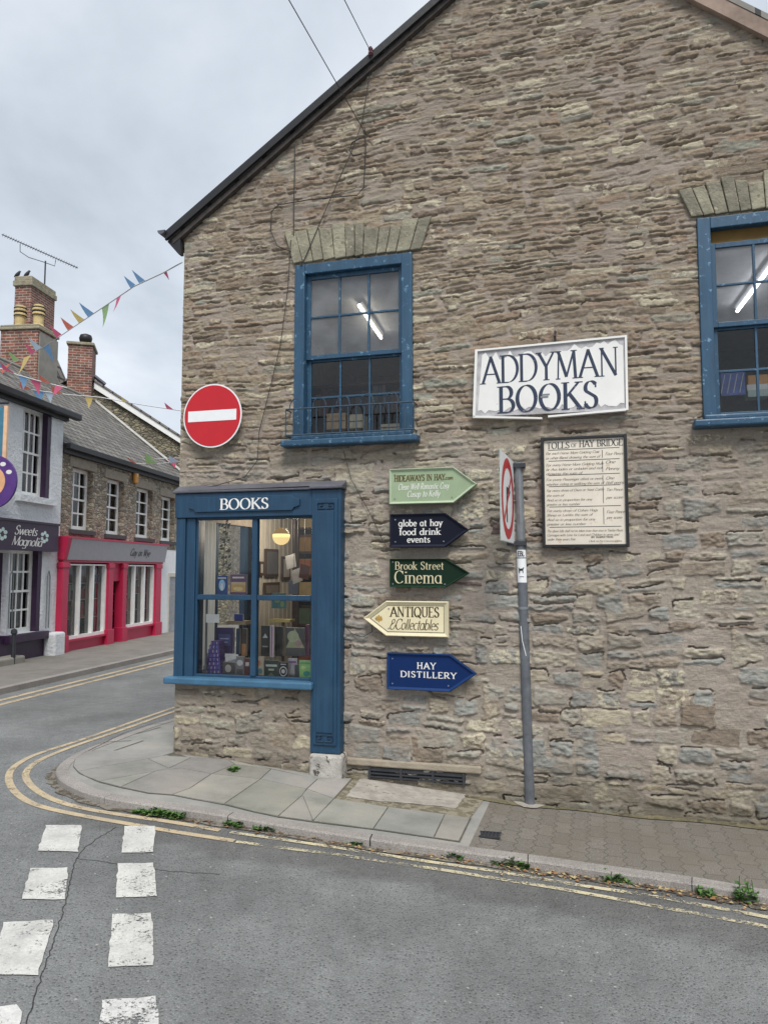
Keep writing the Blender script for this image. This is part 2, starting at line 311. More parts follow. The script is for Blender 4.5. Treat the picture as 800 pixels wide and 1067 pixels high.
def panel(b, u0, u1, z0, z1, holes, y=0., depth=.2):
    """wall face with openings and their reveals"""
    us = sorted({u0, u1, *[max(u0, min(u1, v)) for h in holes for v in h[:2]]}); zs = sorted({z0, z1, *[max(z0, min(z1, v)) for h in holes for v in h[2:]]})
    for i in range(len(us)-1):
        for j in range(len(zs)-1):
            mu, mz = (us[i]+us[i+1])/2, (zs[j]+zs[j+1])/2
            if any(h[0] < mu < h[1] and h[2] < mz < h[3] for h in holes): continue
            b.quad((us[i], y, zs[j]), (us[i+1], y, zs[j]), (us[i+1], y, zs[j+1]), (us[i], y, zs[j+1]))
    for a, c, d, e in holes:
        b.quad((a, y, d), (a, y+depth, d), (a, y+depth, e), (a, y, e)); b.quad((c, y, d), (c, y, e), (c, y+depth, e), (c, y+depth, d))
        b.quad((a, y, e), (a, y+depth, e), (c, y+depth, e), (c, y, e)); b.quad((a, y, d), (c, y, d), (c, y+depth, d), (a, y+depth, d))
    return b

# ------------------------------------------------------------ lettering (strokes drawn with a broad nib)
def arc(cx, cy, rx, ry, a0, a1, n=14): return [(cx+rx*math.cos(R(a0+(a1-a0)*i/n)), cy+ry*math.sin(R(a0+(a1-a0)*i/n))) for i in range(n+1)]
L = lambda *p: list(p)
G = {}
G['A'] = (.74, [(L((.02, 0), (.37, 1)), 's', 1), (L((.35, 1), (.72, 0)), 'e', 1), (L((.14, .34), (.60, .34)), '', 1)])
G['B'] = (.58, [(L((.08, 0), (.08, 1)), 'b', 1), (L((.08, 1), (.28, 1))+arc(.28, .76, .19, .24, 90, -90), '', 1), (L((.08, .52), (.3, .52))+arc(.3, .26, .24, .26, 90, -90)+L((.08, 0)), '', 1)])
G['C'] = (.70, [(arc(.38, .5, .34, .5, 42, 318, 22), '', 1), (L((.64, .97), (.64, .72)), '', .4)])
G['D'] = (.72, [(L((.08, 0), (.08, 1)), 'b', 1), (L((.08, 1), (.28, 1))+arc(.28, .5, .40, .5, 90, -90, 20)+L((.08, 0)), '', 1)])
G['E'] = (.56, [(L((.08, 0), (.08, 1)), 'b', 1), (L((.08, 1), (.5, 1)), '', 1), (L((.08, .52), (.40, .52)), '', 1), (L((.08, 0), (.52, 0)), '', 1), (L((.50, 1.02), (.50, .82)), '', .5), (L((.53, -.02), (.53, .2)), '', .5)])
G['F'] = (.54, G['E'][1][:3]+[(L((.50, 1.02), (.50, .82)), '', .5)])
G['G'] = (.74, [(arc(.38, .5, .34, .5, 42, 320, 22), '', 1), (L((.64, .45), (.64, .06)), 's', 1), (L((.64, .97), (.64, .74)), '', .4)])
G['H'] = (.72, [(L((.1, 0), (.1, 1)), 'b', 1), (L((.6, 0), (.6, 1)), 'b', 1), (L((.1, .52), (.6, .52)), '', 1)])
G['I'] = (.26, [(L((.12, 0), (.12, 1)), 'b', 1)])
G['J'] = (.34, [(L((.22, 1), (.22, .1))+arc(.1, .1, .12, .2, 0, -90, 6), 's', 1)])
G['K'] = (.68, [(L((.1, 0), (.1, 1)), 'b', 1), (L((.58, 1), (.12, .45)), 's', .8), (L((.24, .58), (.64, 0)), 'e', 1)])
G['L'] = (.54, [(L((.1, 0), (.1, 1)), 'b', 1), (L((.1, 0), (.5, 0)), '', 1), (L((.5, -.02), (.5, .24)), '', .5)])
G['M'] = (.88, [(L((.08, 0), (.12, 1)), 's', .5), (L((.1, 1), (.42, .06)), 's', 1), (L((.42, .06), (.72, 1)), '', .7), (L((.72, 1), (.78, 0)), 'b', 1)])
G['N'] = (.78, [(L((.1, 0), (.1, 1)), 'b', .5), (L((.08, 1), (.64, .0)), '', 1), (L((.64, 0), (.64, 1)), 'e', .5)])
G['O'] = (.78, [(arc(.38, .5, .34, .5, 0, 360, 30), '', 1)])
G['P'] = (.56, [(L((.08, 0), (.08, 1)), 'b', 1), (L((.08, 1), (.28, 1))+arc(.28, .73, .22, .27, 90, -90)+L((.08, .46)), '', 1)])
G['Q'] = (.78, G['O'][1]+[(L((.38, .18), (.72, -.14)), '', 1)])
G['R'] = (.64, G['P'][1]+[(L((.26, .46), (.60, 0)), 'e', 1)])
G['S'] = (.52, [(arc(.26, .76, .19, .24, 30, 200, 12)+L((.1, .63), (.26, .52), (.4, .42))+arc(.25, .25, .2, .25, 30, -160, 14), '', 1), (L((.43, .97), (.43, .76)), '', .4), (L((.055, .04), (.055, .26)), '', .4)])
G['T'] = (.64, [(L((.31, 0), (.31, 1)), 's', 1), (L((.02, 1), (.6, 1)), '', 1), (L((.03, 1.02), (.03, .8)), '', .5), (L((.59, 1.02), (.59, .8)), '', .5)])
G['U'] = (.72, [(L((.1, 1), (.1, .3))+arc(.34, .3, .24, .3, 180, 360, 12)+L((.58, 1)), 'b', .9)])
G['V'] = (.68, [(L((.04, 1), (.35, 0)), 's', 1), (L((.34, 0), (.63, 1)), 'e', 1)])
G['W'] = (1.0, [(L((.03, 1), (.28, 0)), 's', 1), (L((.28, 0), (.5, 1)), '', .7), (L((.48, 1), (.72, 0)), 's', 1), (L((.72, 0), (.95, 1)), 'e', .7)])
G['Y'] = (.66, [(L((.02, 1), (.32, .48), (.32, 0)), 'b', 1), (L((.62, 1), (.32, .48)), 's', .8)])
XH = .62
bowl = lambda cx, rx=.21: (arc(cx, .31, rx, .31, 0, 360, 18), '', .9)
G['a'] = (.52, [bowl(.23), (L((.42, XH), (.42, .0)), 'e', 1)])
G['b'] = (.52, [bowl(.27), (L((.08, 1), (.08, 0)), 's', 1)])
G['c'] = (.44, [(arc(.24, .31, .2, .31, 50, 310, 14), '', .9)])
G['d'] = (.54, [bowl(.23), (L((.43, 1), (.43, 0)), 'b', 1)])
G['e'] = (.47, [(L((.05, .33), (.42, .33))+arc(.235, .31, .19, .31, 5, 315, 16), '', .9)])
G['f'] = (.32, [(L((.14, 0), (.14, .84))+arc(.26, .84, .12, .14, 180, 60, 6), 's', 1), (L((.02, XH), (.3, XH)), '', 1)])
G['g'] = (.52, [bowl(.23), (L((.43, XH), (.43, -.15))+arc(.23, -.15, .2, .17, 0, -150, 8), '', 1)])
G['h'] = (.54, [(L((.09, 1), (.09, 0)), 'b', 1), (L((.09, .4))+arc(.27, .42, .17, .2, 160, 0, 8)+L((.44, 0)), 'e', .9)])
G['i'] = (.25, [(L((.12, XH), (.12, 0)), 'b', 1), (L((.12, .92), (.12, .82)), '', 1.2)])
G['j'] = (.25, [(L((.14, XH), (.14, -.2)), 's', 1), (L((.14, .92), (.14, .82)), '', 1.2)])
G['k'] = (.52, [(L((.09, 1), (.09, 0)), 'b', 1), (L((.42, XH), (.1, .27)), 's', .8), (L((.2, .38), (.46, 0)), 'e', 1)])
G['l'] = (.25, [(L((.12, 1), (.12, 0)), 'b', 1)])
G['m'] = (.84, [(L((.09, XH), (.09, 0)), 'b', 1), (L((.09, .4))+arc(.25, .42, .15, .2, 160, 0, 8)+L((.4, 0)), 'e', .9), (L((.4, .4))+arc(.57, .42, .15, .2, 160, 0, 8)+L((.72, 0)), 'e', .9)])
G['n'] = (.54, [(L((.09, XH), (.09, 0)), 'b', 1), (L((.09, .4))+arc(.27, .42, .17, .2, 160, 0, 8)+L((.44, 0)), 'e', .9)])
G['o'] = (.50, [bowl(.25)])
G['p'] = (.53, [bowl(.27), (L((.08, XH), (.08, -.3)), 'b', 1)])
G['q'] = (.52, [bowl(.23), (L((.43, XH), (.43, -.3)), 'e', 1)])
G['r'] = (.38, [(L((.1, XH), (.1, 0)), 'b', 1), (L((.1, .38))+arc(.27, .42, .14, .18, 150, 50, 6), '', .9)])
G['s'] = (.40, [(arc(.2, .46, .13, .16, 30, 210, 8)+L((.2, .32))+arc(.19, .155, .145, .155, 40, -160, 10), '', .9)])
G['t'] = (.34, [(L((.14, .85), (.14, .12))+arc(.25, .12, .11, .12, 180, 290, 6), '', 1), (L((.02, XH), (.3, XH)), '', 1)])
G['u'] = (.54, [(L((.09, XH), (.09, .2))+arc(.26, .2, .17, .2, 180, 340, 8), 's', .9), (L((.44, XH), (.44, 0)), 'b', 1)])
G['v'] = (.48, [(L((.03, XH), (.24, 0)), 's', 1), (L((.24, 0), (.44, XH)), 'e', .8)])
G['w'] = (.70, [(L((.03, XH), (.2, 0)), 's', 1), (L((.2, 0), (.35, XH)), '', .8), (L((.34, XH), (.51, 0)), '', 1), (L((.51, 0), (.67, XH)), 'e', .8)])
G['x'] = (.48, [(L((.04, XH), (.44, 0)), 'b', 1), (L((.42, XH), (.05, 0)), 'b', .7)])
G['y'] = (.48, [(L((.03, XH), (.25, .02)), 's', 1), (L((.45, XH), (.14, -.3)), 's', .8)])
G['&'] = (.66, [(L((.62, .42))+arc(.3, .24, .24, .25, -10, -200, 14)+arc(.3, .76, .15, .2, 230, -40, 10)+L((.12, .42)), '', .9)])
G['.'] = (.2, [(L((.08, 0), (.08, .1)), '', 1.2)]); G['-'] = (.36, [(L((.04, .32), (.3, .32)), '', 1)]); G[' '] = (.34, []); G[','] = (.2, [(L((.1, .08), (.04, -.12)), '', 1)])
def ribbon(b, pts, fn, y, w, contrast, nib, xf):
    """pen stroke as a flat strip"""
    n = len(pts); Lf, Rt = [], []
    for i in range(n):
        a = pts[max(i-1, 0)]; c = pts[min(i+1, n-1)]; d = math.atan2(c[1]-a[1], c[0]-a[0])
        ww = w*(contrast+(1-contrast)*abs(math.sin(d-nib)))/2
        nx, ny = -math.sin(d)*ww, math.cos(d)*ww
        Lf.append(xf(pts[i][0]+nx, pts[i][1]+ny)); Rt.append(xf(pts[i][0]-nx, pts[i][1]-ny))
    b.add([(p[0], y, p[1]) for p in Rt+Lf], [(i, i+1, n+i+1, n+i) for i in range(n-1)])
def text(b, s, uc, zc, h, y, width=None, w=.16, contrast=.22, nib=12, serif=True, slant=0, gap=.06, align='c', ang=0, bounce=0):
    tot = sum(G[c][0]+gap for c in s)-gap; sx = h if width is None else width/tot
    x = {'c': -tot/2, 'l': 0}[align]; ca, sa = math.cos(ang), math.sin(ang); k = 0
    for c in s:
        adv, st = G[c]; dy = random.uniform(-1, 1)*bounce
        def xf(px, py, x=x, dy=dy):
            X = (x+px+slant*py)*sx; Z = (py-.5+dy)*h; return (uc+X*ca-Z*sa, zc+X*sa+Z*ca)
        for pts, fl, mu in st:
            k += 1; yy = y-.00012*(k % 7)
            ribbon(b, pts, None, yy, w*mu, contrast if mu > .6 else .6, R(nib), xf)
            if serif:
                ends = ([pts[0]] if fl in 'sb' and fl else [])+([pts[-1]] if fl in 'eb' and fl else [])
                for e in ends:
                    k += 1; hw = w*(1.0 if mu > .6 else .75); th = w*.28
                    q = [(e[0]-hw, e[1]-th/2), (e[0]+hw, e[1]-th/2), (e[0]+hw, e[1]+th/2), (e[0]-hw, e[1]+th/2)]
                    b.add([(xf(*p)[0], y-.00012*(k % 7)-.0001, xf(*p)[1]) for p in q], [(0, 1, 2, 3)])
        x += adv+gap
    return b

# ------------------------------------------------------------ rubble height field
def noise2(U, V, su, sv, seed):
    rs = np.random.RandomState(seed); tb = rs.rand(257, 257); tb[256] = tb[0]; tb[:, 256] = tb[:, 0]
    x = U/su+1000.37; y = V/sv+1000.71; xi = np.floor(x).astype(int); yi = np.floor(y).astype(int); fx = x-xi; fy = y-yi
    fx = fx*fx*(3-2*fx); fy = fy*fy*(3-2*fy); xi %= 256; yi %= 256
    return (tb[yi, xi]*(1-fx)+tb[yi, xi+1]*fx)*(1-fy)+(tb[yi+1, xi]*(1-fx)+tb[yi+1, xi+1]*fx)*fy
def ss(x, a, b): t = np.clip((x-a)/(b-a), 0, 1); return t*t*(3-2*t)
def rubble(us, vs, seed, zone, big=1.0):
    rs = np.random.RandomState(seed); U, V = np.meshgrid(us, vs); n = lambda su, sv, k: noise2(U, V, su, sv, seed*31+k)-.5
    Uw = U+.05*n(.4, .2, 1)+.028*n(.07, .05, 2)+.012*n(.022, .018, 3)
    Vw = V+.11*n(1.3, .6, 4)+.022*n(.22, .12, 5)+.014*n(.06, .03, 6)+.011*n(.024, .016, 7)
    Z = zone(V+.35*n(.8, .5, 8)+.2*n(.2, .15, 9))
    H = .010*n(.09, .05, 10)+.006*n(.03, .02, 11)-.002*Z; Mk = np.zeros_like(U); R1 = np.zeros_like(U); R2 = np.zeros_like(U)
    rgh = .016*n(.035, .026, 15)+.012*n(.018, .014, 16)
    lam = (.010*n(.22, .02, 12)+.009*n(.06, .012, 13))*(.25+.75*Z)+.008*n(.03, .022, 14)
    v = vs[0]-.1
    while v < vs[-1]+.1:
        t0 = float(zone(np.array([v]))[0]); ch = (rs.uniform(.08, .15)*big)*(1-t0)+rs.uniform(.028, .07)*t0; u = us[0]-rs.rand()*.3
        while u < us[-1]:
            t = min(1, max(0, t0+rs.uniform(-.25, .25))); w = rs.uniform(.12, .38)*(1-t)*big+rs.uniform(.08, .42)*t; gap = .019*(1-t)+.008*t
            if rs.rand() > .07*(1-t)+.02:
                subs = [(v+ch/2, ch)]
                if ch > .075 and rs.rand() < .3: k = rs.uniform(.35, .65); subs = [(v+ch*k/2, ch*k), (v+ch*k+ch*(1-k)/2, ch*(1-k))]
                elif rs.rand() < .10: subs = [(v+ch*.85, ch*1.7)]
                for cv, hh_ in subs:
                    cu = u+w/2+rs.uniform(-.01, .01); hw = max(.02, (w-gap)/2*rs.uniform(.85, 1.03)); hh = max(.008, (hh_-gap)/2*rs.uniform(.8, 1.08)); an = rs.normal(0, .035)*(1 if hw < .1 else .6)
                    i0, i1 = np.searchsorted(us, [cu-hw-.1, cu+hw+.1]); j0, j1 = np.searchsorted(vs, [cv-hh-.2, cv+hh+.2])
                    if i1 <= i0 or j1 <= j0: continue
                    sl = (slice(j0, j1), slice(i0, i1)); x = Uw[sl]-cu; y = Vw[sl]-cv; x, y = x*math.cos(an)+y*math.sin(an), y*math.cos(an)-x*math.sin(an)
                    y = y*(1+rs.uniform(-.35, .35)*x/hw); r = min(hh*.85, rs.uniform(.008, .028)); qx = np.abs(x)-(hw-r); qy = np.abs(y)-(hh-r)
                    sd = np.sqrt(np.maximum(qx, 0)**2+np.maximum(qy, 0)**2)+np.minimum(np.maximum(qx, qy), 0)-r; d = -sd
                    prot = rs.uniform(-.001, .022)*(1-t)+rs.uniform(.001, .020)*t; e = min(.011, hh*.7)
                    h = np.clip(d/e, 0, 1)**.6*prot*(1+.35*rs.uniform(-1, 1)*x/hw+.5*rs.uniform(-.4, 1)*y/hh)+lam[sl]*rs.uniform(.4, 1.3)+rgh[sl]*rs.uniform(.2, 1.2)
                    m = ss(d, -.003, .006); new = m > Mk[sl]
                    H[sl] = np.where(new, H[sl]*(1-m)+h*m, H[sl]); Mk[sl] = np.where(new, m, Mk[sl])
                    inn = d > -.006; R1[sl] = np.where(inn & (new | (d > 0)), rs.rand(), R1[sl]); R2[sl] = np.where(inn & (new | (d > 0)), rs.rand(), R2[sl])
                    if rs.rand() < .5:   # an open joint under or over the stone
                        band = (sd > 0) & (sd < rs.uniform(.007, .013)) & ((y < 0) if rs.rand() < .25+.5*t else (y > 0)) & (np.abs(x-rs.uniform(-.5, .5)*hw) < hw*rs.uniform(.4, 1))
                        H[sl] = np.where(band, H[sl]-rs.uniform(.018, .045)*(1-.35*t), H[sl])
            u += w
        v += ch
    # mortar smeared over the stones here and there
    base = .010*n(.09, .05, 10)+.004*n(.03, .02, 11)+.004; sm = ss(.6*(n(.30, .16, 40)+.5)+.4*(n(.09, .06, 41)+.5), .60, .74)*(.55+.1*Z)
    H = H*(1-.75*sm)+base*.75*sm; Mk = Mk*(1-sm); H = H*(1-.34*Z)
    return H, np.stack([R1, Mk, R2, Z], -1)
def field_mesh(name, mat, parent, us, vs, H, A, keep, y0=0., flat_edges=()):
    nv, nu = H.shape; U, V = np.meshgrid(us, vs); org = ORG[parent.name]
    co = np.stack([U-org[0], y0-H-org[1], V-org[2]], -1).reshape(-1, 3)
    Uc = (us[:-1]+us[1:])/2; Vc = (vs[:-1]+vs[1:])/2; UU, VV = np.meshgrid(Uc, Vc); k = keep(UU, VV)
    jj, ii = np.nonzero(k); a = jj*nu+ii; fs = np.stack([a, a+1, a+nu+1, a+nu], -1)
    me = bpy.data.meshes.new(name); me.vertices.add(len(co)); me.vertices.foreach_set('co', co.ravel()); nf = len(fs)
    me.loops.add(nf*4); me.loops.foreach_set('vertex_index', fs.ravel()); me.polygons.add(nf); me.polygons.foreach_set('loop_start', np.arange(0, nf*4, 4))
    me.polygons.foreach_set('use_smooth', np.ones(nf, bool)); at = me.color_attributes.new('st', 'FLOAT_COLOR', 'POINT'); at.data.foreach_set('color', A.reshape(-1).astype(np.float32))
    me.materials.append(mat); me.update(calc_edges=True); me.validate()
    bm = bmesh.new(); bm.from_mesh(me); bmesh.ops.delete(bm, geom=[v for v in bm.verts if not v.link_faces], context='VERTS'); bm.to_mesh(me); bm.free()
    o = bpy.data.objects.new(name, me); COL.objects.link(o); o.parent = parent; return o

# ============================================================ BOOKSHOP
shop = thing('bookshop_building', 'tall rubble stone gable building with blue windows and a blue corner shopfront', 'building', S, (0, 0, 0))
APU, APZ = 3.30, 7.13; RW = 6.25
def roofz(u): return np.where(u < APU, 4.838+.696*u, APZ-.8*(u-APU))
WIN = [(1.103, 2.163, 2.85, 4.40), (4.385, 5.445, 2.85, 4.40)]
SHOPHOLE = (0.05, 1.54, -.6, 2.36)
us = np.concatenate([np.arange(0, 5.12, .0078), np.arange(5.15, RW, .04), [RW]]); vs = np.concatenate([np.arange(-.35, 6.62, .0068), np.arange(6.65, 7.2, .04)])
us = np.unique(np.round(np.concatenate([us, [a for h in WIN+[SHOPHOLE] for a in h[:2]]]), 4)); vs = np.unique(np.round(np.concatenate([vs, [a for h in WIN+[SHOPHOLE] for a in h[2:]]]), 4))
H, A = rubble(us, vs, 5, lambda v: ss(v, 1.9, 3.3))
H *= ss(us, -.005, .03)[None, :]*.9+.1
def keep(U, V):
    k = (V < roofz(U)-.01)
    for h in WIN+[SHOPHOLE]: k &= ~((U > h[0]) & (U < h[1]) & (V > h[2]) & (V < h[3]))
    return k
field_mesh('gable_wall', M['wall'], shop, us, vs, H, A, keep)
# side wall, coarser
sw = np.unique(np.round(np.concatenate([np.arange(0, 8.4, .05), np.arange(8.4, 9.001, .012)]), 4)); sv = np.arange(-.4, 4.85, .014); H2, A2 = rubble(sw, sv, 9, lambda v: ss(v, 1.9, 3.3))
o = field_mesh('side_wall', M['wall'], shop, sw, sv, H2*.9*ss(sw, -.005, .06)[None, :], A2, lambda U, V: ~((U > 7.7) & (U < 8.9) & (V > .78) & (V < 2.36)) & (U < 8.985))
o.rotation_euler.z = R(-90); o.location = (-.0, 9.0, 0)
o.scale = (1, 1, 1)
for v in o.data.vertices: v.co.x = v.co.x
b = B(); b.box(.02, RW-.02, 8.9, 9.0, -.4, 4.8); b.box(RW-.3, RW-.01, .03, 9, -.4, 4.8); b.build('rear_wall', 'farstone', shop)
# reveals of the two upper openings + shop opening
for h in WIN:
    b = B(); a, c, d, e = h
    b.quad((a, .012, d), (a, .35, d), (a, .35, e), (a, .012, e)); b.quad((c, .012, d), (c, .012, e), (c, .35, e), (c, .35, d)); b.quad((a, .012, e), (a, .35, e), (c, .35, e), (c, .012, e)); b.quad((a, .012, d), (c, .012, d), (c, .35, d), (a, .35, d))
    b.build('reveal', 'cream_stone', shop)
# roof
def rk(u): return float(roofz(np.array([u]))[0])
b = B()
th = .05
b.add([(-.13, -.06, rk(0)-.06), (APU, -.06, APZ+.03), (APU, 9.1, APZ+.03), (-.13, 9.1, rk(0)-.06), (-.13, -.06, rk(0)-.06+th), (APU, -.06, APZ+.03+th), (APU, 9.1, APZ+.03+th), (-.13, 9.1, rk(0)-.06+th)],
      [(0, 3, 2, 1), (4, 5, 6, 7), (0, 1, 5, 4), (3, 7, 6, 2), (0, 4, 7, 3), (1, 2, 6, 5)])
b.build('roof', 'slate', shop)
b = B(); b.add([(APU+.005, -.06, APZ+.03), (RW+.2, -.06, rk(RW)-.13), (RW+.2, 9.1, rk(RW)-.13), (APU+.005, 9.1, APZ+.03), (APU+.005, -.06, APZ+.08), (RW+.2, -.06, rk(RW)-.08), (RW+.2, 9.1, rk(RW)-.08), (APU+.005, 9.1, APZ+.08)],
      [(0, 1, 2, 3), (4, 7, 6, 5), (0, 4, 5, 1), (3, 2, 6, 7), (1, 5, 6, 2), (0, 3, 7, 4)]); b.build('roof', 'slate', shop)
# barge board on the left rake, cement verge on the right one
b = B(); b.prism([(-.15, rk(0)-.085), (-.155, rk(0)-.005), (APU-.01, APZ+.075), (APU-.01, APZ+.005)], -.09, -.062); b.build('bargeboard', 'black', shop)
b = B(); b.prism([(-.09, rk(0)-.115), (-.10, rk(0)-.07), (APU-.01, APZ+.01), (APU-.01, APZ-.035)], -.055, -.0); b.build('bargeboard', pl('rotten_board', (.05, .042, .038), .8, .5, 12, .8, 20, dist=.01), shop)
b = B(); b.prism([(APU+.02, APZ-.12), (APU+.02, APZ+.02), (RW+.2, rk(RW)-.14), (RW+.2, rk(RW)-.27)], -.055, .0); b.build('verge', pl('brown_verge', (.27, .20, .16), .9, .3, 5, .6, 20), shop)
# gutter end at the eave
b = B()
pts = []
for k in range(9): a = math.pi*k/8; pts.append((-.175-.04*math.cos(a), rk(0)+.0-.04*math.sin(a)))
b.prism(pts, -.12, 9.0); b.build('gutter', 'lead', shop, bevel=.004)
b = B(); b.prism([(-.15, rk(0)-.085), (-.02, rk(0)-.02), (-.005, rk(0)-.22), (-.03, rk(0)-.22)], -.05, .0); b.build('eaves_bracket', 'black', shop)
# voussoir arches above the windows
def arch(u0, u1, z0, z1, n, seed):
    rs = random.Random(seed); b1, b2 = B(), B(); uc = (u0+u1)/2; ws = [rs.uniform(.75, 1.25) for _ in range(n)]; tot = sum(ws); a = u0
    for i, w in enumerate(ws):
        c = a+(u1-u0)*w/tot; g = .003
        f = lambda u, k: u+(u-uc)*k
        zt = z1+rs.uniform(-.06, .03); zb = z0+.01+.035*(1-((2*(a+c)/2-u0-u1)/(u1-u0))**2)*0
        k = B(); k.prism([(f(a, -.05)+g*rs.uniform(.3, 1.5), zb), (f(c, -.05)-g, zb+rs.uniform(0, .012)), (f(c, .10)-g*rs.uniform(.3, 2), zt+rs.uniform(-.02, .02)), (f(a, .10)+g, zt)], -.024-rs.uniform(0, .008), .05); k.build('voussoir', 'tan' if rs.random() < .55 else 'tan2', shop, bevel=.007)
        a = c
arch(1.06, 2.27, 4.405, 4.70, 12, 3); arch(4.32, 5.52, 4.405, 4.68, 12, 4)

def bar_grid(b, u0, u1, z0, z1, nc, nr, y0, y1, w=.018):
    for i in range(1, nc): u = u0+(u1-u0)*i/nc; b.box(u-w/2, u+w/2, y0, y1, z0, z1)
    for j in range(1, nr): z = z0+(z1-z0)*j/nr; b.box(u0, u1, y0+.002, y1-.002, z-w/2, z+w/2)
def sash(h, mat, glass, label=None, blind=False):
    a, c, d, e = h; b = B()
    fw = .095
    b.box(a+.002, a+fw, -.025, .12, d, e-.003); b.box(c-fw, c-.002, -.025, .12, d, e-.003); b.box(a+fw, c-fw, -.022, .12, e-.09, e-.003)
    f = b.build('window', mat, shop, bevel=.006)
    if label: f['label'] = label
    a2, c2, e2, d2 = a+fw, c-fw, e-.09-(.1 if blind else 0), d+.02; mid = d+(e-d)*.455
    if blind:
        k = B(); k.box(a2, c2, .05, .06, e2-.01, e-.09); k.build('blind', pl('amber_blind', (.16, .09, .015), .7), f)
    # upper sash (outer), lower sash (inner)
    for (s0, s1, y, nm) in ((mid, e2, .03, 'upper_sash'), (d2, mid+.02, .06, 'lower_sash')):
        b = B(); st = .038
        b.box(a2, a2+st, y, y+.03, s0, s1); b.box(c2-st, c2, y, y+.03, s0, s1); b.box(a2+st, c2-st, y+.001, y+.029, s1-st, s1); b.box(a2+st, c2-st, y+.001, y+.029, s0, s0+st)
        bar_grid(b, a2+st, c2-st, s0+st, s1-st, 3, 2, y+.003, y+.027)
        g = b.build(nm, mat, f, bevel=.003)
        p = B(); p.quad((a2+st, y+.016, s0+st), (c2-st, y+.016, s0+st), (c2-st, y+.016, s1-st), (a2+st, y+.016, s1-st)); p.build('pane', glass if nm == 'upper_sash' else 'glass', g)
    b = B(); b.box(a-.075, c+.06, -.13, .05, d-.075, d-.02); b.box(a, c, -.08, .10, d-.02, d+.022); b.build('sill', mat, f, bevel=.012)
    return f
w1 = sash(WIN[0], 'blue_old', 'veiled', 'weathered blue sash window with a low iron railing')
w2 = sash(WIN[1], 'blue_old', 'veiled', 'weathered blue sash window with an amber blind at its head', True)
# iron railing of window 1
b = B(); a, c, d, e = WIN[0]; y = -.115; zt = d+.245; zb = d+.02
for z in (zb, zt): b.tube([(a-.03, 0, z), (a-.03, y, z), (c+.03, y, z), (c+.03, 0, z)], .007, 5)
n = 16
for i in range(n+1):
    u = a-.03+(c-a+.06)*i/n; b.tube([(u, y, zb), (u, y, zt)], .005, 5)
for i in range(0, n-1, 3):
    u0 = a-.03+(c-a+.06)*(i+.5)/n; rr = (c-a+.06)/n*.85; b.tube([(u0+rr+rr*math.cos(t), y, zt+.005+.085*math.sin(t)) for t in [math.pi*k/8 for k in range(9)]], .005, 5)
b.build('railing', pl('blue_iron', (.03, .06, .09), .6), w1)

# ---- shopfront
wood = 'blue'
GU0, GU1, GZ0, GZ1 = .21, 1.315, .80, 2.19; PJ = -.10
front = B(); front.box(.02, 1.315, PJ, .10, 2.185, 2.40); sf = front.build('shopfront', wood, shop, bevel=.006)
b = B(); b.box(.03, .12, PJ+.012, .10, .80, 2.185); b.build('corner_post', wood, sf, bevel=.006)
b = B(); b.box(.12, .21, PJ+.03, .10, .80, 2.185); b.build('corner_post', wood, sf, bevel=.006)
b = B(); b.box(-.02, .05, .101, 1.36, 2.186, 2.36); b.build('side_fascia', wood, sf, bevel=.006)
for y_a, y_b in ((.101, .15), (.62, .67), (1.24, 1.36)): b = B(); b.box(-.01, .05, y_a, y_b, .80, 2.185); b.build('side_post', wood, sf, bevel=.005)
b = B(); b.quad((.02, .15, .80), (.02, 1.24, .80), (.02, 1.24, 2.185), (.02, .15, 2.185)); b.build('side_pane', 'glass', sf)
b = B(); b.box(-.06, .06, .121, 1.36, .745, .80); b.build('side_sill', 'blue', sf, bevel=.01)
# pilaster with sunk edges
b = B(); b.box(1.316, 1.572, PJ-.012, .05, .243, 2.40); b.box(1.345, 1.545, PJ-.026, PJ-.011, .31, 2.32)
b.box(1.372, 1.518, PJ-.036, PJ-.025, .41, 2.22); b.build('pilaster', wood, sf, bevel=.005)
for zc in (2.26, .365):
    b = B(); b.tube([(1.385, PJ-.030, zc+.026), (1.505, PJ-.030, zc+.026)], .004, 4)
    for sg in (-1, 1):
        u = 1.445+sg*.04; b.tube([(u-sg*.035, PJ-.030, zc-.025), (u+sg*.03, PJ-.030, zc-.025), (u+sg*.03, PJ-.030, zc+.022), (u-sg*.012, PJ-.030, zc+.022), (u-sg*.012, PJ-.030, zc-.002), (u+sg*.01, PJ-.030, zc-.002)], .006, 4)
    b.build('key_pattern', 'blue_dark', sf)
b = B(); b.box(1.318, 1.595, PJ-.04, .05, -.05, .238); b.build('plinth', 'plinth', sf, bevel=.02)
# lead capping
b = B(); b.box(.0, 1.315, PJ-.02, .0, 2.402, 2.425); b.box(1.30, 1.59, PJ-.045, .0, 2.404, 2.432)
b.add([(.0, PJ-.015, 2.424), (1.59, PJ-.03, 2.431), (1.59, -.012, 2.485), (.0, -.012, 2.475), (.0, -.012, 2.424), (1.59, -.012, 2.424)], [(0, 1, 2, 3), (0, 3, 4), (1, 5, 2)])
b.build('lead_capping', 'lead', sf, bevel=.008)
# raised name board with chamfered ends
nb = [(.23, 2.232), (1.14, 2.232), (1.155, 2.255), (1.205, 2.27), (1.205, 2.325), (1.155, 2.34), (1.14, 2.362), (.23, 2.362), (.215, 2.34), (.165, 2.325), (.165, 2.27), (.215, 2.255)]
b = B(); b.prism(nb, PJ-.018, PJ+.001); p = b.build('name_board', wood, sf, bevel=.003)
p = text(B(), 'BOOKS', .70, 2.296, .092, PJ-.0195, width=.45, w=.15, contrast=.25).build('lettering', 'signwhite', sf)
p['label'] = 'white painted serif lettering reading BOOKS'
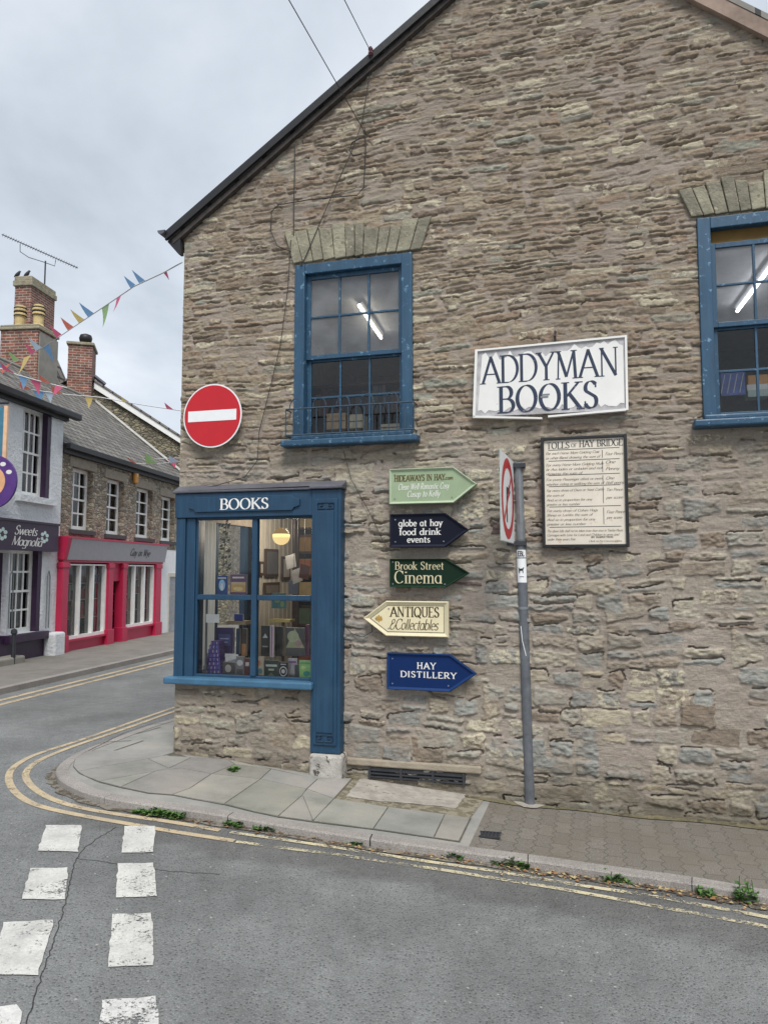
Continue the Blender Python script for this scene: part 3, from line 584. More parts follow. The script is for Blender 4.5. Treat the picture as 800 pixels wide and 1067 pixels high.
# window frame
b = B(); y0, y1 = PJ+.045, PJ+.09
b.box(GU0, GU0+.022, y0, y1, GZ0, GZ1); b.box(GU1-.022, GU1, y0, y1, GZ0, GZ1); b.box(GU0+.02, GU1-.02, y0+.001, y1, GZ1-.025, GZ1-.001); b.box(GU0+.02, GU1-.02, y0+.001, y1, GZ0, GZ0+.03)
b.box(.75, .80, y0-.012, y1, GZ0+.03, GZ1-.025); b.box(GU0+.02, .75, y0-.004, y1-.002, 1.47, 1.515); b.box(.80, GU1-.02, y0-.004, y1-.002, 1.47, 1.515)
wf = b.build('window_frame', wood, sf, bevel=.004)
for (a, c) in ((GU0+.02, .75), (.80, GU1-.02)):
    for (d, e) in ((GZ0+.03, 1.47), (1.515, GZ1-.025)):
        q = B(); q.quad((a, PJ+.07, d), (c, PJ+.07, d), (c, PJ+.07, e), (a, PJ+.07, e)); q.build('pane', 'glass', wf)
b = B(); b.box(-.02, 1.345, PJ-.07, .12, .75, .808); b.build('sill', pl('pale_blue_sill', (.045, .13, .22), .5, .2, 6, .4, 25, chips=(.40, .46, .5), chipamt=.68), sf, bevel=.012)
# stone wall under the shop window
us2 = np.arange(.042, 1.33, .008); vs2 = np.arange(-.2, .76, .008); H3, A3 = rubble(us2, vs2, 21, lambda v: v*0+.15, .9)
H3 += .03*(1-ss(vs2, .1, .5))[:, None]; H3 *= ss(us2, .036, .08)[None, :]
A3[..., 3] = .45
field_mesh('stallriser', M['wall_low'], shop, us2, vs2, H3, A3, lambda U, V: U > -9, y0=PJ+.03)
b = B(); b.box(.044, .3, PJ+.034, .02, -.2, .75); b.build('stone_return', 'cream_stone', shop)
# air vent grille and its stone lintel at the foot of the wall
b = B(); b.box(1.60, 2.70, -.028, .02, .142, .20); b.build('lintel', 'cream_stone', shop, bevel=.012)
b = B(); b.box(1.79, 2.575, -.016, .02, .05, .141); v = b.build('air_vent', 'tarseam', shop); b = B()
for i in range(3): b.box(1.79, 2.575, -.034, -.017, .060+i*.027, .072+i*.027)
for u in (1.79, 2.05, 2.31, 2.555): b.box(u, u+.02, -.038, -.016, .056, .138)
b.build('grille', 'iron', v)

# ---- room behind the shop window
b = B()
b.quad((.12, 0, .3), (.12, 3.2, .3), (.12, 3.2, .80), (.12, 0, .80)); b.quad((.12, 0, 2.18), (.12, 3.2, 2.18), (.12, 3.2, 2.75), (.12, 0, 2.75)); b.quad((.12, 1.28, .80), (.12, 3.2, .80), (.12, 3.2, 2.18), (.12, 1.28, 2.18)); b.quad((.12, 3.2, .45), (4.2, 3.2, .45), (4.2, 3.2, 2.75), (.12, 3.2, 2.75))
b.quad((4.2, 3.2, .45), (4.2, .0, .45), (4.2, .0, 2.75), (4.2, 3.2, 2.75)); b.quad((.12, 0.02, .3), (4.2, 0.02, .3), (4.2, 3.2, .3), (.12, 3.2, .3)); b.quad((1.53, .03, .2), (4.2, .03, .2), (4.2, .03, 2.75), (1.53, .03, 2.75))
b.build('shop_room', pl('shop_interior', (.30, .26, .21), .9, .3), shop)
b = B(); b.quad((.12, 0.02, 2.6), (4.2, 0.02, 2.6), (4.2, 3.2, 2.6), (.12, 3.2, 2.6)); b.build('shop_ceiling', pl('shop_ceiling_paint', (.25, .23, .2), .9), shop)
b = B(); nb_ = 14
for i in range(nb_): b.quad((.118+.012*(i % 2), -.01+.49*i/nb_, .81), (.118+.012*((i+1) % 2), -.01+.49*(i+1)/nb_, .81), (.118+.012*((i+1) % 2), -.01+.49*(i+1)/nb_, 2.18), (.118+.012*(i % 2), -.01+.49*i/nb_, 2.18))
t_ = NT('blind_cloth'); t_.setp(Base_Color=(.75, .73, .66, 1), Roughness=.8); tr_ = t_.n('ShaderNodeBsdfTranslucent'); tr_.inputs[0].default_value = (.78, .76, .68, 1); m_ = t_.n('ShaderNodeMixShader'); m_.inputs[0].default_value = .6
t_.l(t_.p.outputs[0], m_.inputs[1]); t_.l(tr_.outputs[0], m_.inputs[2]); t_.l(m_.outputs[0], t_.out.inputs[0]); b.build('side_blind', t_.m, sf)
b = B(); b.box(.13, 1.34, 0.0, .42, .78, .815); b.build('window_board', pl('board_dark', (.10, .08, .07), .7), sf)
def inbox(x0, x1, y0, y1, d, dep=.03, yy=None):
    """box behind the glass whose front covers this part of the photograph at depth d"""
    u0, z1 = S.px(x0, y0, -d); u1, _ = S.px(x1, y0, -d); _, z0 = S.px((x0+x1)/2, y1, -d); return (u0, u1, d, d+dep, z0, z1)
# panelling, pictures and shelves along the left wall, which is what the window looks onto
b = B(); b.box(.124, .135, 1.29, 2.34, .5, 2.58)
for k in range(9): b.box(.135, .142, 1.30+k*.125, 1.32+k*.125, .5, 2.58)
b.build('panelling', 'cream', shop)
def zat(y, d): return S.px(300, y, -d)[1]
def pic(y0, y1, p0, p1, lab, col):
    z0, z1 = zat(p1, (y0+y1)/2), zat(p0, (y0+y1)/2); t = thing('framed_picture', lab, 'picture', S, (.14, (y0+y1)/2, z0)); b = B(); b.box(.143, .165, y0, y1, z0, z1); b.build('frame', 'brownwood', t)
    b = B(); b.box(.1655, .168, y0+.03, y1-.03, z0+.03, z1-.03); b.build('print', pl('print_%d' % p0, col, .6), t)
pic(1.52, 1.86, 572, 601, 'narrow dark framed picture on the cream panelling behind the lamp', (.12, .12, .12))
pic(1.50, 1.90, 607, 621, 'small squat framed picture below the narrow dark one', (.2, .18, .15))
pic(1.36, 1.47, 585, 600, 'small pale card pinned beside the narrow dark picture', (.5, .48, .42))
pic(1.98, 2.20, 580, 604, 'sheet of pale paper hung at the right end of the panelling', (.62, .62, .60))
def bookcase(y0, y1, z0, z1, n, lab, seed):
    rs = random.Random(seed); t = thing('bookcase', lab, 'bookcase', S, (.13, y0, z0)); b = B(); b.box(.125, .14, y0, y1, z0, z1); b.build('back_board', 'brownwood', t)
    for y in (y0, y1-.03): b = B(); b.box(.14, .38 if y > y0 else .20, y, y+.03, z0, z1); b.build('side_board', 'brownwood', t)
    hh = (z1-z0)/n
    for j in range(n):
        z = z0+j*hh; b = B(); b.box(.14, .379, y0+.03, y1-.03, z, z+.025); b.build('shelf', 'brownwood', t); y = y0+.04
        while y < y1-.08:
            w = rs.uniform(.025, .05); h = rs.uniform(.6, .85)*(hh-.03); c = rs.choice([(.40, .13, .05), (.08, .10, .14), (.48, .38, .2), (.16, .05, .04), (.1, .16, .1), (.55, .5, .42), (.34, .2, .06)])
            b = B(); b.box(.16, .36-rs.uniform(0, .03), y, y+w-.003, z+.026, z+.026+h)
            tag(b.build('book', pl('spine_%d%d' % (c[0]*100, c[1]*100), c, .6), frame=S, org=(.36, y, z+.026)), 'old hardback packed upright on a dim shelf behind the shop window', 'book', 'books packed on the shelves at the back of the shop'); y += w
bookcase(2.36, 3.16, .5, 2.5, 7, 'tall dark bookcase packed with old books deep inside the shop', 2)
rs = random.Random(6)
for k, (px_, py_, dd) in enumerate(((303, 585, 1.2), (309, 600, 1.1), (305, 612, 1.15), (316, 596, 1.0))):   # papers hanging in the shop
    u, z = S.px(px_, py_, -dd); b = B(); a = rs.uniform(-.4, .4); b.quad(*[(u+.045*(x*math.cos(a)-y*math.sin(a)), dd+.01*k+.02*x, z+.07*(x*math.sin(a)+y*math.cos(a))) for x, y in ((-1, -1), (1, -1), (1, 1), (-1, 1))])
    o = b.build('hanging_print', pl('print_paper_%d' % k, ((.22, .22, .22), (.34, .34, .34), (.08, .10, .15), (.2, .07, .04))[k], .7), frame=S, org=(u, dd, z)); tag(o, ['grey print hanging tilted right of the lamp', 'white print hanging highest of the right hand group', 'dark blue print hanging below the white one', 'rust coloured print hanging at the far right of the window'][k], 'print')
    e = B(); e.tube([(u, dd+.01*k+.01, z+.07), (u, dd+.02, 2.6)], .002, 4); e.build('thread', 'wire', o)
# pendant globe lamp
lu, lz = S.px(293, 559, -.75)
t = thing('pendant_lamp', 'amber glass globe lamp hanging behind the upper right pane', 'lamp', S, (lu, .75, lz)); b = B(); rr = .083
b.lathe([(rr*math.sin(math.pi*k/12)+.001, -rr*math.cos(math.pi*k/12)) for k in range(13)], (lu, .75, lz), 20)
def globemat():
    t = NT('amber_globe'); co = t.coord(); sp = t.n('ShaderNodeSeparateXYZ'); t.l(co, sp.inputs[0]); c = t.ramp(t.math('MULTIPLY_ADD', sp.outputs[2], 6), [(.40, (.45, .33, .14)), (.6, (1., .72, .25)), (.66, (.12, .07, .02))])
    c.node.inputs[0].links[0].from_node.inputs[2].default_value = .5
    t.base(c); t.setp(Roughness=.6); t.l(c, t.p.inputs['Emission Color']); t.p.inputs['Emission Strength'].default_value = .9; return t.m
b.build('globe', globemat(), t, smooth=True); b = B(); b.tube([(lu, .75, lz+rr), (lu, .75, 2.6)], .004, 5); b.build('flex', 'wire', t)
lp = bpy.data.lights.new('lamp_light', 'POINT'); lp.energy = 9; lp.color = (1, .86, .68); lp.shadow_soft_size = .08; lo = bpy.data.objects.new('lamp_light', lp); COL.objects.link(lo); lo.location = S.world((lu, 1.05, lz+.12))

# ---- displayed books: each a thing with cover art shapes
def book(x0, x1, y0, y1, d, lab, col, marks=(), tilt=0, thick=.025):
    u0, u1, a, c, z0, z1 = inbox(x0, x1, y0, y1, d, thick); w, h = u1-u0, z1-z0
    t = thing('book', lab, 'book', S, (u0, a, z0)); t.rotation_euler.x = -R(tilt)
    b = B(); b.box(u0, u1, a, c, z0, z1); b.build('cover', pl('cover_%d_%d' % (x0, y0), col, .4, .2, 12, 0), t, bevel=.002)
    b = B(); b.box(u0+.004, u1+.001, a+.004, c-.004, z0+.003, z1+.001); b.build('pages', 'cream', t)
    for i, (kind, p, q, r_, s_, cc) in enumerate(marks):
        b = B(); y = a-.0008-.0006*i
        if kind == 'r': b.quad((u0+w*p, y, z0+h*q), (u0+w*r_, y, z0+h*q), (u0+w*r_, y, z0+h*s_), (u0+w*p, y, z0+h*s_))
        if kind == 'o': b.quad(*[(u0+w*p+w*r_*math.cos(2*math.pi*k/20), y, z0+h*q+h*s_*math.sin(2*math.pi*k/20)) for k in range(20)])
        if kind == 't': b.quad((u0+w*p, y, z0+h*q), (u0+w*r_, y, z0+h*q), (u0+w*(p+r_)/2, y, z0+h*s_))
        b.build('cover_art', pl('art_%d_%d_%d' % (x0, y0, i), cc, .4, .15, 20, 0), t)
    return t
shz = inbox(226, 260, 600, 620, .12)[4]
t = thing('glass_shelf', 'thin glass shelf carrying two books in the upper left of the window', 'shelf', S, (.16, .1, shz-.012)); b = B(); b.box(.22, .76, .06, .22, shz-.012, shz-.001); b.build('shelf_board', pl('pale_shelf', (.3, .33, .33), .3), t)
b = B(); b.box(.24, .255, .08, .095, .815, shz-.012); b.box(.70, .712, .08, .095, .815, shz-.012); b.build('shelf_support', 'grey_metal', t)
book(226, 237, 600, 619.6, .12, 'small blue book with a pale glowing figure on the glass shelf', (.02, .07, .28), [('o', .5, .5, .3, .3, (.35, .6, .85)), ('o', .5, .4, .14, .2, (.75, .85, .95)), ('r', .1, .84, .9, .92, (.6, .6, .65))])
book(240, 257, 598.5, 619.6, .12, 'book with a purple and orange sunset cover on the glass shelf', (.16, .07, .18), [('r', .05, .12, .95, .5, (.68, .42, .14)), ('r', .05, .5, .95, .62, (.62, .5, .32)), ('o', .5, .28, .3, .1, (.85, .66, .3)), ('r', .15, .8, .85, .88, (.75, .7, .6))])
# purple stack of little books (stepped pile)
rows = 9; k = 0
for j in range(rows):
    y1 = 706.5-j*4.3; y0 = y1-4.0; xa = 209.5+j*1.25; xb = 231-j*.35; n = max(2, 5-j//3)
    for i in range(n):
        q = inbox(xa+(xb-xa)*i/n, xa+(xb-xa)*(i+1)/n-.4, y0, y1, .14, .10); b = B(); b.box(*q)
        o = b.build('pile_book', pl('violet_spine', (.14, .09, .36), .5), frame=S, org=(q[0], q[2], q[4])); 
        tag(o, 'small violet paperback laid flat in the stepped pile at the left of the window', 'book', 'violet paperbacks in the stepped pile')
        e = B(); e.quad((q[0]+.003, q[2]-.001, q[4]+.006), (q[0]+(q[1]-q[0])*.45, q[2]-.001, q[4]+.006), (q[0]+(q[1]-q[0])*.45, q[2]-.001, q[5]-.006), (q[0]+.003, q[2]-.001, q[5]-.006))
        s_ = e.build('spine_label', pl('violet_label', (.45, .42, .62), .5) if (i+j) % 3 else pl('blue_label', (.1, .25, .6), .5), o)
book(225, 243, 654, 681, .30, 'upright purple hardback with a blue square title behind the violet pile', (.05, .03, .14), [('r', .15, .3, .85, .75, (.10, .12, .32)), ('r', .25, .55, .75, .6, (.5, .5, .7)), ('r', .3, .42, .7, .46, (.5, .5, .7))], thick=.04)
book(272, 281, 652, 684, .26, 'tall black book with a small white emblem, left of the striped spine', (.012, .014, .014), [('t', .2, .6, .8, .75, (.7, .72, .7)), ('r', .2, .3, .8, .34, (.35, .4, .38))])
book(281.5, 285.5, 652, 685, .20, 'thin tall white and pink striped book standing upright in the middle', (.72, .68, .72), [('r', .3, 0.02, .6, .98, (.5, .08, .25))])
book(286, 295, 653, 684, .26, 'plain tall black book right of the striped spine', (.015, .015, .018))
book(298, 318, 654, 684, .22, 'leaning book with a pale green and grey painted cover and a dark head', (.07, .075, .08), [('t', .02, .3, .98, .99, (.40, .44, .26)), ('o', .4, .7, .3, .2, (.46, .5, .32)), ('o', .68, .45, .18, .12, (.45, .30, .30))], tilt=-4)
book(318.5, 322, 651, 684, .24, 'thin magenta edged book standing beside the pale green one', (.16, .02, .10))
book(246, 254, 684, 706.5, .12, 'grey and white paperback at the bottom left beside the mullion', (.22, .22, .23), [('o', .5, .7, .4, .14, (.6, .6, .6)), ('r', .1, .1, .9, .4, (.10, .09, .10))])
book(232, 245, 690, 706.5, .12, 'low dark grey book with a pale skull coloured blob, next to the violet pile', (.08, .07, .08), [('o', .45, .6, .25, .25, (.5, .46, .44)), ('r', .1, .08, .9, .2, (.5, .1, .1))])
book(254.5, 261, 686, 706.5, .12, 'narrow dark maroon book against the mullion', (.10, .02, .03), [('r', .2, .6, .8, .8, (.6, .55, .5))])
book(266, 275, 684, 707.5, .12, 'cream book with orange and teal patches at the bottom', (.62, .54, .40), [('o', .4, .7, .25, .12, (.7, .25, .1)), ('o', .6, .35, .25, .12, (.1, .3, .35)), ('r', .2, .1, .8, .18, (.6, .2, .1))])
book(275.5, 290, 688, 707.5, .10, 'dark green book with two pale title lines at the bottom', (.03, .06, .045), [('r', .1, .66, .9, .78, (.6, .66, .58)), ('r', .3, .45, .7, .55, (.6, .6, .5)), ('t', .1, .05, .9, .35, (.16, .2, .12))])
book(290.5, 300, 690, 707.5, .08, 'black book with a white ring on its cover', (.01, .01, .012), [('o', .5, .45, .42, .3, (.7, .7, .7)), ('o', .5, .45, .34, .24, (.012, .012, .014)), ('o', .5, .45, .2, .13, (.6, .6, .6)), ('r', .2, .85, .8, .9, (.6, .6, .6))])
book(300.5, 310, 686, 704, .16, 'white and lilac paperback leaning behind the green ones', (.55, .5, .58), [('t', .1, .1, .8, .7, (.7, .7, .72)), ('r', .1, .75, .9, .85, (.2, .1, .3))], tilt=-5)
book(307, 312, 693, 708, .09, 'tiny dark book squeezed beside the lime green one', (.05, .06, .06))
book(312, 325, 688, 708, .06, 'lime green book with a teal animal shape at the bottom right', (.32, .62, .22), [('o', .6, .3, .28, .14, (.05, .35, .30)), ('o', .35, .62, .2, .1, (.6, .78, .3)), ('r', .1, .82, .9, .9, (.15, .4, .2))], tilt=-4)
book(283, 298, 618, 634, .5, 'teal and green open atlas standing high behind the lower right pane', (.05, .20, .22), [('o', .4, .6, .25, .25, (.25, .36, .14)), ('o', .75, .3, .14, .2, (.25, .36, .14))])
book(244, 253, 640, 647, .4, 'bright royal blue book lying on the left display ledge', (.02, .05, .35))
book(246, 250, 655, 682, .34, 'thin dark blue book beside the upright purple hardback', (.02, .05, .10))
book(252, 257, 655, 684, .34, 'thin book with an orange lower half left of the mullion', (.05, .03, .02), [('r', .05, .02, .95, .45, (.55, .25, .1))])
for (x0, x1, y0, y1, lab, c) in ((236, 256, 647, 651, 'pale wooden display ledge behind the lower left pane', (.40, .30, .18)), (279, 302, 645.5, 648.5, 'bright yellow display ledge behind the lower right pane', (.62, .48, .12))):
    q = inbox(x0, x1, y0, y1, .38, .12); t = thing('display_ledge', lab, 'ledge', S, (q[0], q[2], q[4])); b = B(); b.box(*q); b.build('ledge_board', pl('ledge_%d' % x0, c, .6), t)
    b = B(); um = (q[0]+q[1])/2; b.box(um-.01, um+.01, q[3]-.03, q[3]-.01, .815, q[4]); b.build('upright', 'brownwood', t)
q = inbox(214, 228, 640, 649, .01, .004); b = B(); b.box(q[0], q[1], .02, .023, q[4], q[5])
tag(b.build('paper_notice', 'white', frame=S, org=(q[0], .02, q[4])), 'small white paper notice stuck inside the lower left pane', 'notice')
# trailing plant between the panes, left
t = thing('trailing_plant', 'thin trailing plant hanging inside the upper left pane', 'plant', S, (S.px(234, 545, -.4)[0], .4, 2.55)); b = B(); rs = random.Random(5); u0 = S.px(234, 545, -.4)[0]
g2 = B(); g2.tube([(u0, .4, 2.55), (u0+.02, .4, 2.2), (u0-.01, .4, 1.7)], .003, 4); g2.build('stem', 'brownwood', t)
for i in range(70):
    z = rs.uniform(1.6, 2.5); u = u0+rs.uniform(-.05, .05); y = .4+rs.uniform(-.04, .04); s_ = rs.uniform(.012, .024); b.quad((u, y, z), (u+s_, y+.01, z+s_*.4), (u+s_*.6, y, z-s_), (u-s_*.2, y-.01, z-s_*.7))
b.build('leaves', pl('leaf_dark', (.035, .07, .025), .6), t)

# ---- upper room
b = B()
b.quad((.2, .3, 2.6), (.2, 4.6, 2.6), (.2, 4.6, 4.62), (.2, .3, 4.62)); b.quad((.2, 4.6, 2.6), (6.1, 4.6, 2.6), (6.1, 4.6, 4.62), (.2, 4.6, 4.62)); b.quad((6.1, 4.6, 2.6), (6.1, .3, 2.6), (6.1, .3, 4.62), (6.1, 4.6, 4.62)); b.quad((.2, .3, 2.7), (6.1, .3, 2.7), (6.1, 4.6, 2.7), (.2, 4.6, 2.7))
b.build('upper_room', pl('upper_room_wall', (.30, .28, .25), .9), shop); b = B(); b.quad((.2, .3, 4.62), (6.1, .3, 4.62), (6.1, 4.6, 4.62), (.2, 4.6, 4.62)); b.build('upper_ceiling', 'ceiling', shop)
def zpt(x, y, z): # photo point at height z, in the shop frame
    r = ray(x, y); t = (z-EYE)/r[2]; return S.local(r[0]*t, r[1]*t)
for i, (p, q, lab) in enumerate((((374, 318), (397, 352), 'lit fluorescent tube on the ceiling seen through the left upper window'), ((810, 268), (768, 324), 'lit fluorescent tube on the ceiling seen through the right upper window'))):
    a = zpt(*p, 4.54); c = zpt(*q, 4.54); t = thing('strip_light', lab, 'strip light', S, (a[0], a[1], 4.54), 'fluorescent tubes upstairs')
    b = B(); b.tube([(a[0], a[1], 4.54), (c[0], c[1], 4.54)], .018, 8); b.build('tube', emis('tube_glow%d' % i, (1., .93, .8) if i == 0 else (.9, .92, 1.), 2.2), t)
    b = B(); b.tube([(a[0], a[1], 4.585), (c[0], c[1], 4.585)], .035, 4); b.build('batten', 'white', t)
def box_in(x0, x1, y0, y1, d, dep, name, lab, cat, m):
    q = inbox(x0, x1, y0, y1, d, dep); b = B(); b.box(*q); return tag(b.build(name, m, frame=S, org=(q[0], q[2], q[4]), bevel=.003), lab, cat), q
cb = pl('cardboard', (.50, .36, .22), .8)
for (x0, x1, y0, y1, d, lab, m) in ((340, 360, 431, 447, .28, 'pale cardboard box on the left of the upstairs window sill', cb), (364, 378, 432, 446, .28, 'cream stack of paper right of the cardboard box upstairs', pl('paper_cream', (.62, .55, .42), .8)), (396, 416, 442, 449, .25, 'low cream pile of papers at the right end of the left upper sill', pl('paper_cream', (.62, .55, .42), .8))):
    o, q = box_in(x0, x1, y0, y1, d, .15, 'box', lab, 'box', m)
    k = B(); k.box(q[0]+.002, q[1]-.002, q[2]-.003, q[2]-.0005, (q[4]+q[5])/2-.004, (q[4]+q[5])/2+.004); k.build('lid_seam', 'brownwood', o)
# dark shelving behind the lower sashes
for (u0, u1, lab, sd) in ((.25, 1.9, 'dark upstairs bookcase behind the left upper window', 11), (2.9, 4.6, 'dark upstairs bookcase behind the right upper window', 12)):
    t = thing('bookcase', lab, 'bookcase', S, (u0, .9, 2.7)); b = B(); b.box(u0, u1, 1.12, 1.15, 2.7, 3.54); b.build('back_board', 'brownwood', t); rs = random.Random(sd)
    b = B(); b.box(u0, u1, .85, 1.12, 3.22, 3.24); b.box(u0, u1, .85, 1.12, 3.52, 3.54); b.build('shelf', 'brownwood', t); u = u0+.01
    while u < u1-.06:
        w = rs.uniform(.03, .06); h = rs.uniform(.18, .27); c = rs.choice([(.2, .05, .03), (.03, .04, .06), (.25, .18, .1), (.06, .03, .03), (.1, .1, .09)])
        b = B(); b.box(u, u+w-.004, .88, 1.1, 3.242, 3.242+h); tag(b.build('book', pl('up_%d%d' % (c[0]*100, c[1]*100), c, .6), frame=S, org=(u, .88, 3.242)), 'dark old book on the upstairs shelves behind the sash windows', 'book', 'books on the upstairs shelves'); u += w
o, q = box_in(750, 776, 388, 412, .22, .03, 'book', 'blue and white patterned book propped on the right upper window sill', 'book', pl('blue_cover', (.08, .12, .35), .5, .4, 20))
b = B()
for i in range(4):
    k = q[0]+(q[1]-q[0])*(i+.5)/4; b.tube([(k-.02, q[2]-.003, q[4]+.02), (k+.01, q[2]-.003, q[5]-.02)], .003, 4)
b.build('cover_art', 'white', o)
for (x0, x1, y0, y1, lab, c) in ((779, 800, 391, 400, 'orange paperback on top of the pile on the right upper sill', (.65, .32, .1)), (778, 800, 400.5, 406, 'white book in the middle of the pile on the right upper sill', (.75, .75, .72)), (779, 801, 406.5, 413, 'pale green book at the bottom of the pile on the right upper sill', (.45, .55, .5))):
    o, q = box_in(x0, x1, y0, y1, .22, .14, 'book', lab, 'book', pl('pile_%d' % y0, c, .6))

# ============================================================ SIGNS ON THE GABLE WALL
def poly_inset(p, d):
    n = len(p); a = sum(p[i][0]*p[(i+1) % n][1]-p[(i+1) % n][0]*p[i][1] for i in range(n)); sg = 1 if a > 0 else -1; out = []
    for i in range(n):
        p0, p1, p2 = Vector(p[i-1]), Vector(p[i]), Vector(p[(i+1) % n]); e1 = (p1-p0).normalized(); e2 = (p2-p1).normalized()
        n1 = Vector((-e1.y, e1.x))*sg; n2 = Vector((-e2.y, e2.x))*sg; m = (n1+n2).normalized(); out.append(tuple(p1+m*(d/max(.3, m.dot(n1)))))
    return out
def fingersign(poly, lab, face, edge, y=-.075, th=.03, bw=.022, raised=True, rail=None):
    us_ = [p[0] for p in poly]; zs_ = [p[1] for p in poly]; t = thing('arrow_sign', lab, 'sign', S, ((min(us_)+max(us_))/2, -.04, min(zs_)), 'painted arrow signs on the gable wall')
    a = sum(poly[i][0]*poly[(i+1) % len(poly)][1]-poly[(i+1) % len(poly)][0]*poly[i][1] for i in range(len(poly)))
    if a < 0: poly = poly[::-1]
    b = B(); b.prism(poly, y+.004, y+th); b.build('board', face, t)
    inn = poly_inset(poly, bw); mid = poly_inset(poly, bw*.25); n = len(poly); b = B(); vs_ = [(p[0], y, p[1]) for p in poly]+[(p[0], y-.012, p[1]) for p in mid]+[(p[0], y+.003, p[1]) for p in inn]+[(p[0], y+.01, p[1]) for p in poly]
    fs = []
    for i in range(n): j = (i+1) % n; fs += [(i, j, n+j, n+i), (n+i, n+j, 2*n+j, 2*n+i), (3*n+i, 3*n+j, j, i)]
    b.add(vs_, fs); b.build('moulding', edge, t)
    scr = poly_inset(poly, bw*2.1)
    for p in scr[:2]+scr[-1:]:
        k = B(); k.prism([(p[0]+.006*math.cos(q), p[1]+.006*math.sin(q)) for q in [2*math.pi*i/8 for i in range(8)]], y, y+.005); k.build('screw', 'grey_metal', t)
    b = B(); b.box((min(us_)+max(us_))/2-.12, (min(us_)+max(us_))/2+.12, y+th, .01, min(zs_)+.05, min(zs_)+.09); b.build('bracket', 'iron', t)
    t.location.x += S.w[0]*.02; t.location.y += S.w[1]*.02
    return t
def arrow_r(u0, u1, ut, z0, z1, zm=None): return [(u0, z0), (u1, z0), (ut, zm or (z0+z1)/2), (u1, z1), (u0, z1)]
YT = -.075+.0025
P = lambda n, c, **k: pl(n, c, .6, .08, 5, .1, 60, spec=.18, **k)
t = fingersign(arrow_r(1.955, 2.49, 2.68, 2.262, 2.553), 'pale green arrow sign pointing right, topmost of the five', P('sage', (.31, .39, .25)), P('sage_edge', (.38, .46, .32)))
b = text(B(), 'HIDEAWAYS IN HAY', 2.21, 2.475, .048, YT, width=.42, w=.2, contrast=.4); b.build('lettering', P('brown_letters', (.10, .07, .025)), t)
b = text(B(), '.com', 2.45, 2.468, .03, YT, width=.07, w=.2, contrast=.6, serif=False); b.build('lettering', P('brown_letters', (.10, .07, .025)), t)
b = text(B(), 'Clean Well Romantic Cosy', 2.24, 2.405, .05, YT, width=.42, w=.14, contrast=.5, serif=False, slant=.3); text(b, 'Cusop to Kelly', 2.24, 2.345, .05, YT, width=.27, w=.14, contrast=.5, serif=False, slant=.3); b.build('lettering', 'signwhite', t)
t = fingersign(arrow_r(1.96, 2.42, 2.61, 1.91, 2.183), 'near black arrow sign reading globe at hay food drink events', P('navy_black', (.006, .008, .018)), P('navy_edge', (.012, .014, .03)))
b = text(B(), 'globe at hay', 2.215, 2.108, .052, YT, width=.36, w=.15, contrast=.75); text(b, 'food drink', 2.21, 2.037, .052, YT, width=.34, w=.15, contrast=.75); text(b, 'events', 2.20, 1.975, .05, YT, width=.19, w=.15, contrast=.75); b.build('lettering', 'signwhite', t)
t = fingersign(arrow_r(1.96, 2.42, 2.61, 1.59, 1.818), 'small dark green arrow sign reading Brook Street Cinema', P('bottle_green', (.006, .022, .012)), P('bottle_green_edge', (.012, .04, .02)), bw=.012)
b = text(B(), 'Brook Street', 2.205, 1.763, .062, YT, width=.40, w=.12, contrast=.3); text(b, 'Cinema', 2.195, 1.672, .10, YT, width=.39, w=.12, contrast=.25); b.build('lettering', P('gilt', (.62, .55, .36)), t)
t = fingersign([(1.735, 1.335), (1.93, 1.195), (2.44, 1.195), (2.44, 1.478), (1.93, 1.478)], 'cream arrow sign pointing left, reading Antiques and Collectables', P('cream_sign', (.72, .64, .43)), P('cream_edge', (.66, .59, .40)), bw=.03)
b = text(B(), 'ANTIQUES', 2.165, 1.392, .078, YT, width=.40, w=.16, contrast=.25); text(b, '&Collectables', 2.155, 1.293, .085, YT, width=.40, w=.10, contrast=.4, serif=False, slant=.25, gap=-.02); b.build('lettering', P('sepia', (.045, .03, .015)), t)
b = B(); inn = poly_inset([(1.735, 1.335), (1.93, 1.195), (2.44, 1.195), (2.44, 1.478), (1.93, 1.478)], .034); inn2 = poly_inset(inn, .004)
for i in range(5): j = (i+1) % 5; b.quad(*[(p[0], YT, p[1]) for p in (inn[i], inn[j], inn2[j], inn2[i])])
b.build('pinstripe', 'ink', t)
b = B(); c0 = (1.868, 1.335)
for a in range(3):
    b.quad(*[(c0[0]+.010*math.cos(k)+.017*(a-1), YT-.0002*a, c0[1]+(.03 if a == 1 else .02)*math.sin(k)) for k in [2*math.pi*i/12 for i in range(12)]])
b.quad((c0[0]-.03, YT-.0008, c0[1]-.008), (c0[0]+.03, YT-.0008, c0[1]-.008), (c0[0]+.03, YT-.0008, c0[1]), (c0[0]-.03, YT-.0008, c0[1])); b.build('emblem', P('gold_leaf', (.45, .28, .07)), t)
t = fingersign(arrow_r(1.935, 2.45, 2.66, .773, 1.063), 'royal blue arrow sign reading HAY DISTILLERY, lowest of the five', P('royal_blue', (.004, .022, .10)), P('royal_blue_edge', (.009, .036, .13)))
b = text(B(), 'HAY', 2.26, .968, .05, YT, width=.15, w=.15, contrast=.7, gap=.16); text(b, 'DISTILLERY', 2.275, .898, .046, YT, width=.45, w=.15, contrast=.7, gap=.16); b.build('lettering', 'signwhite', t)

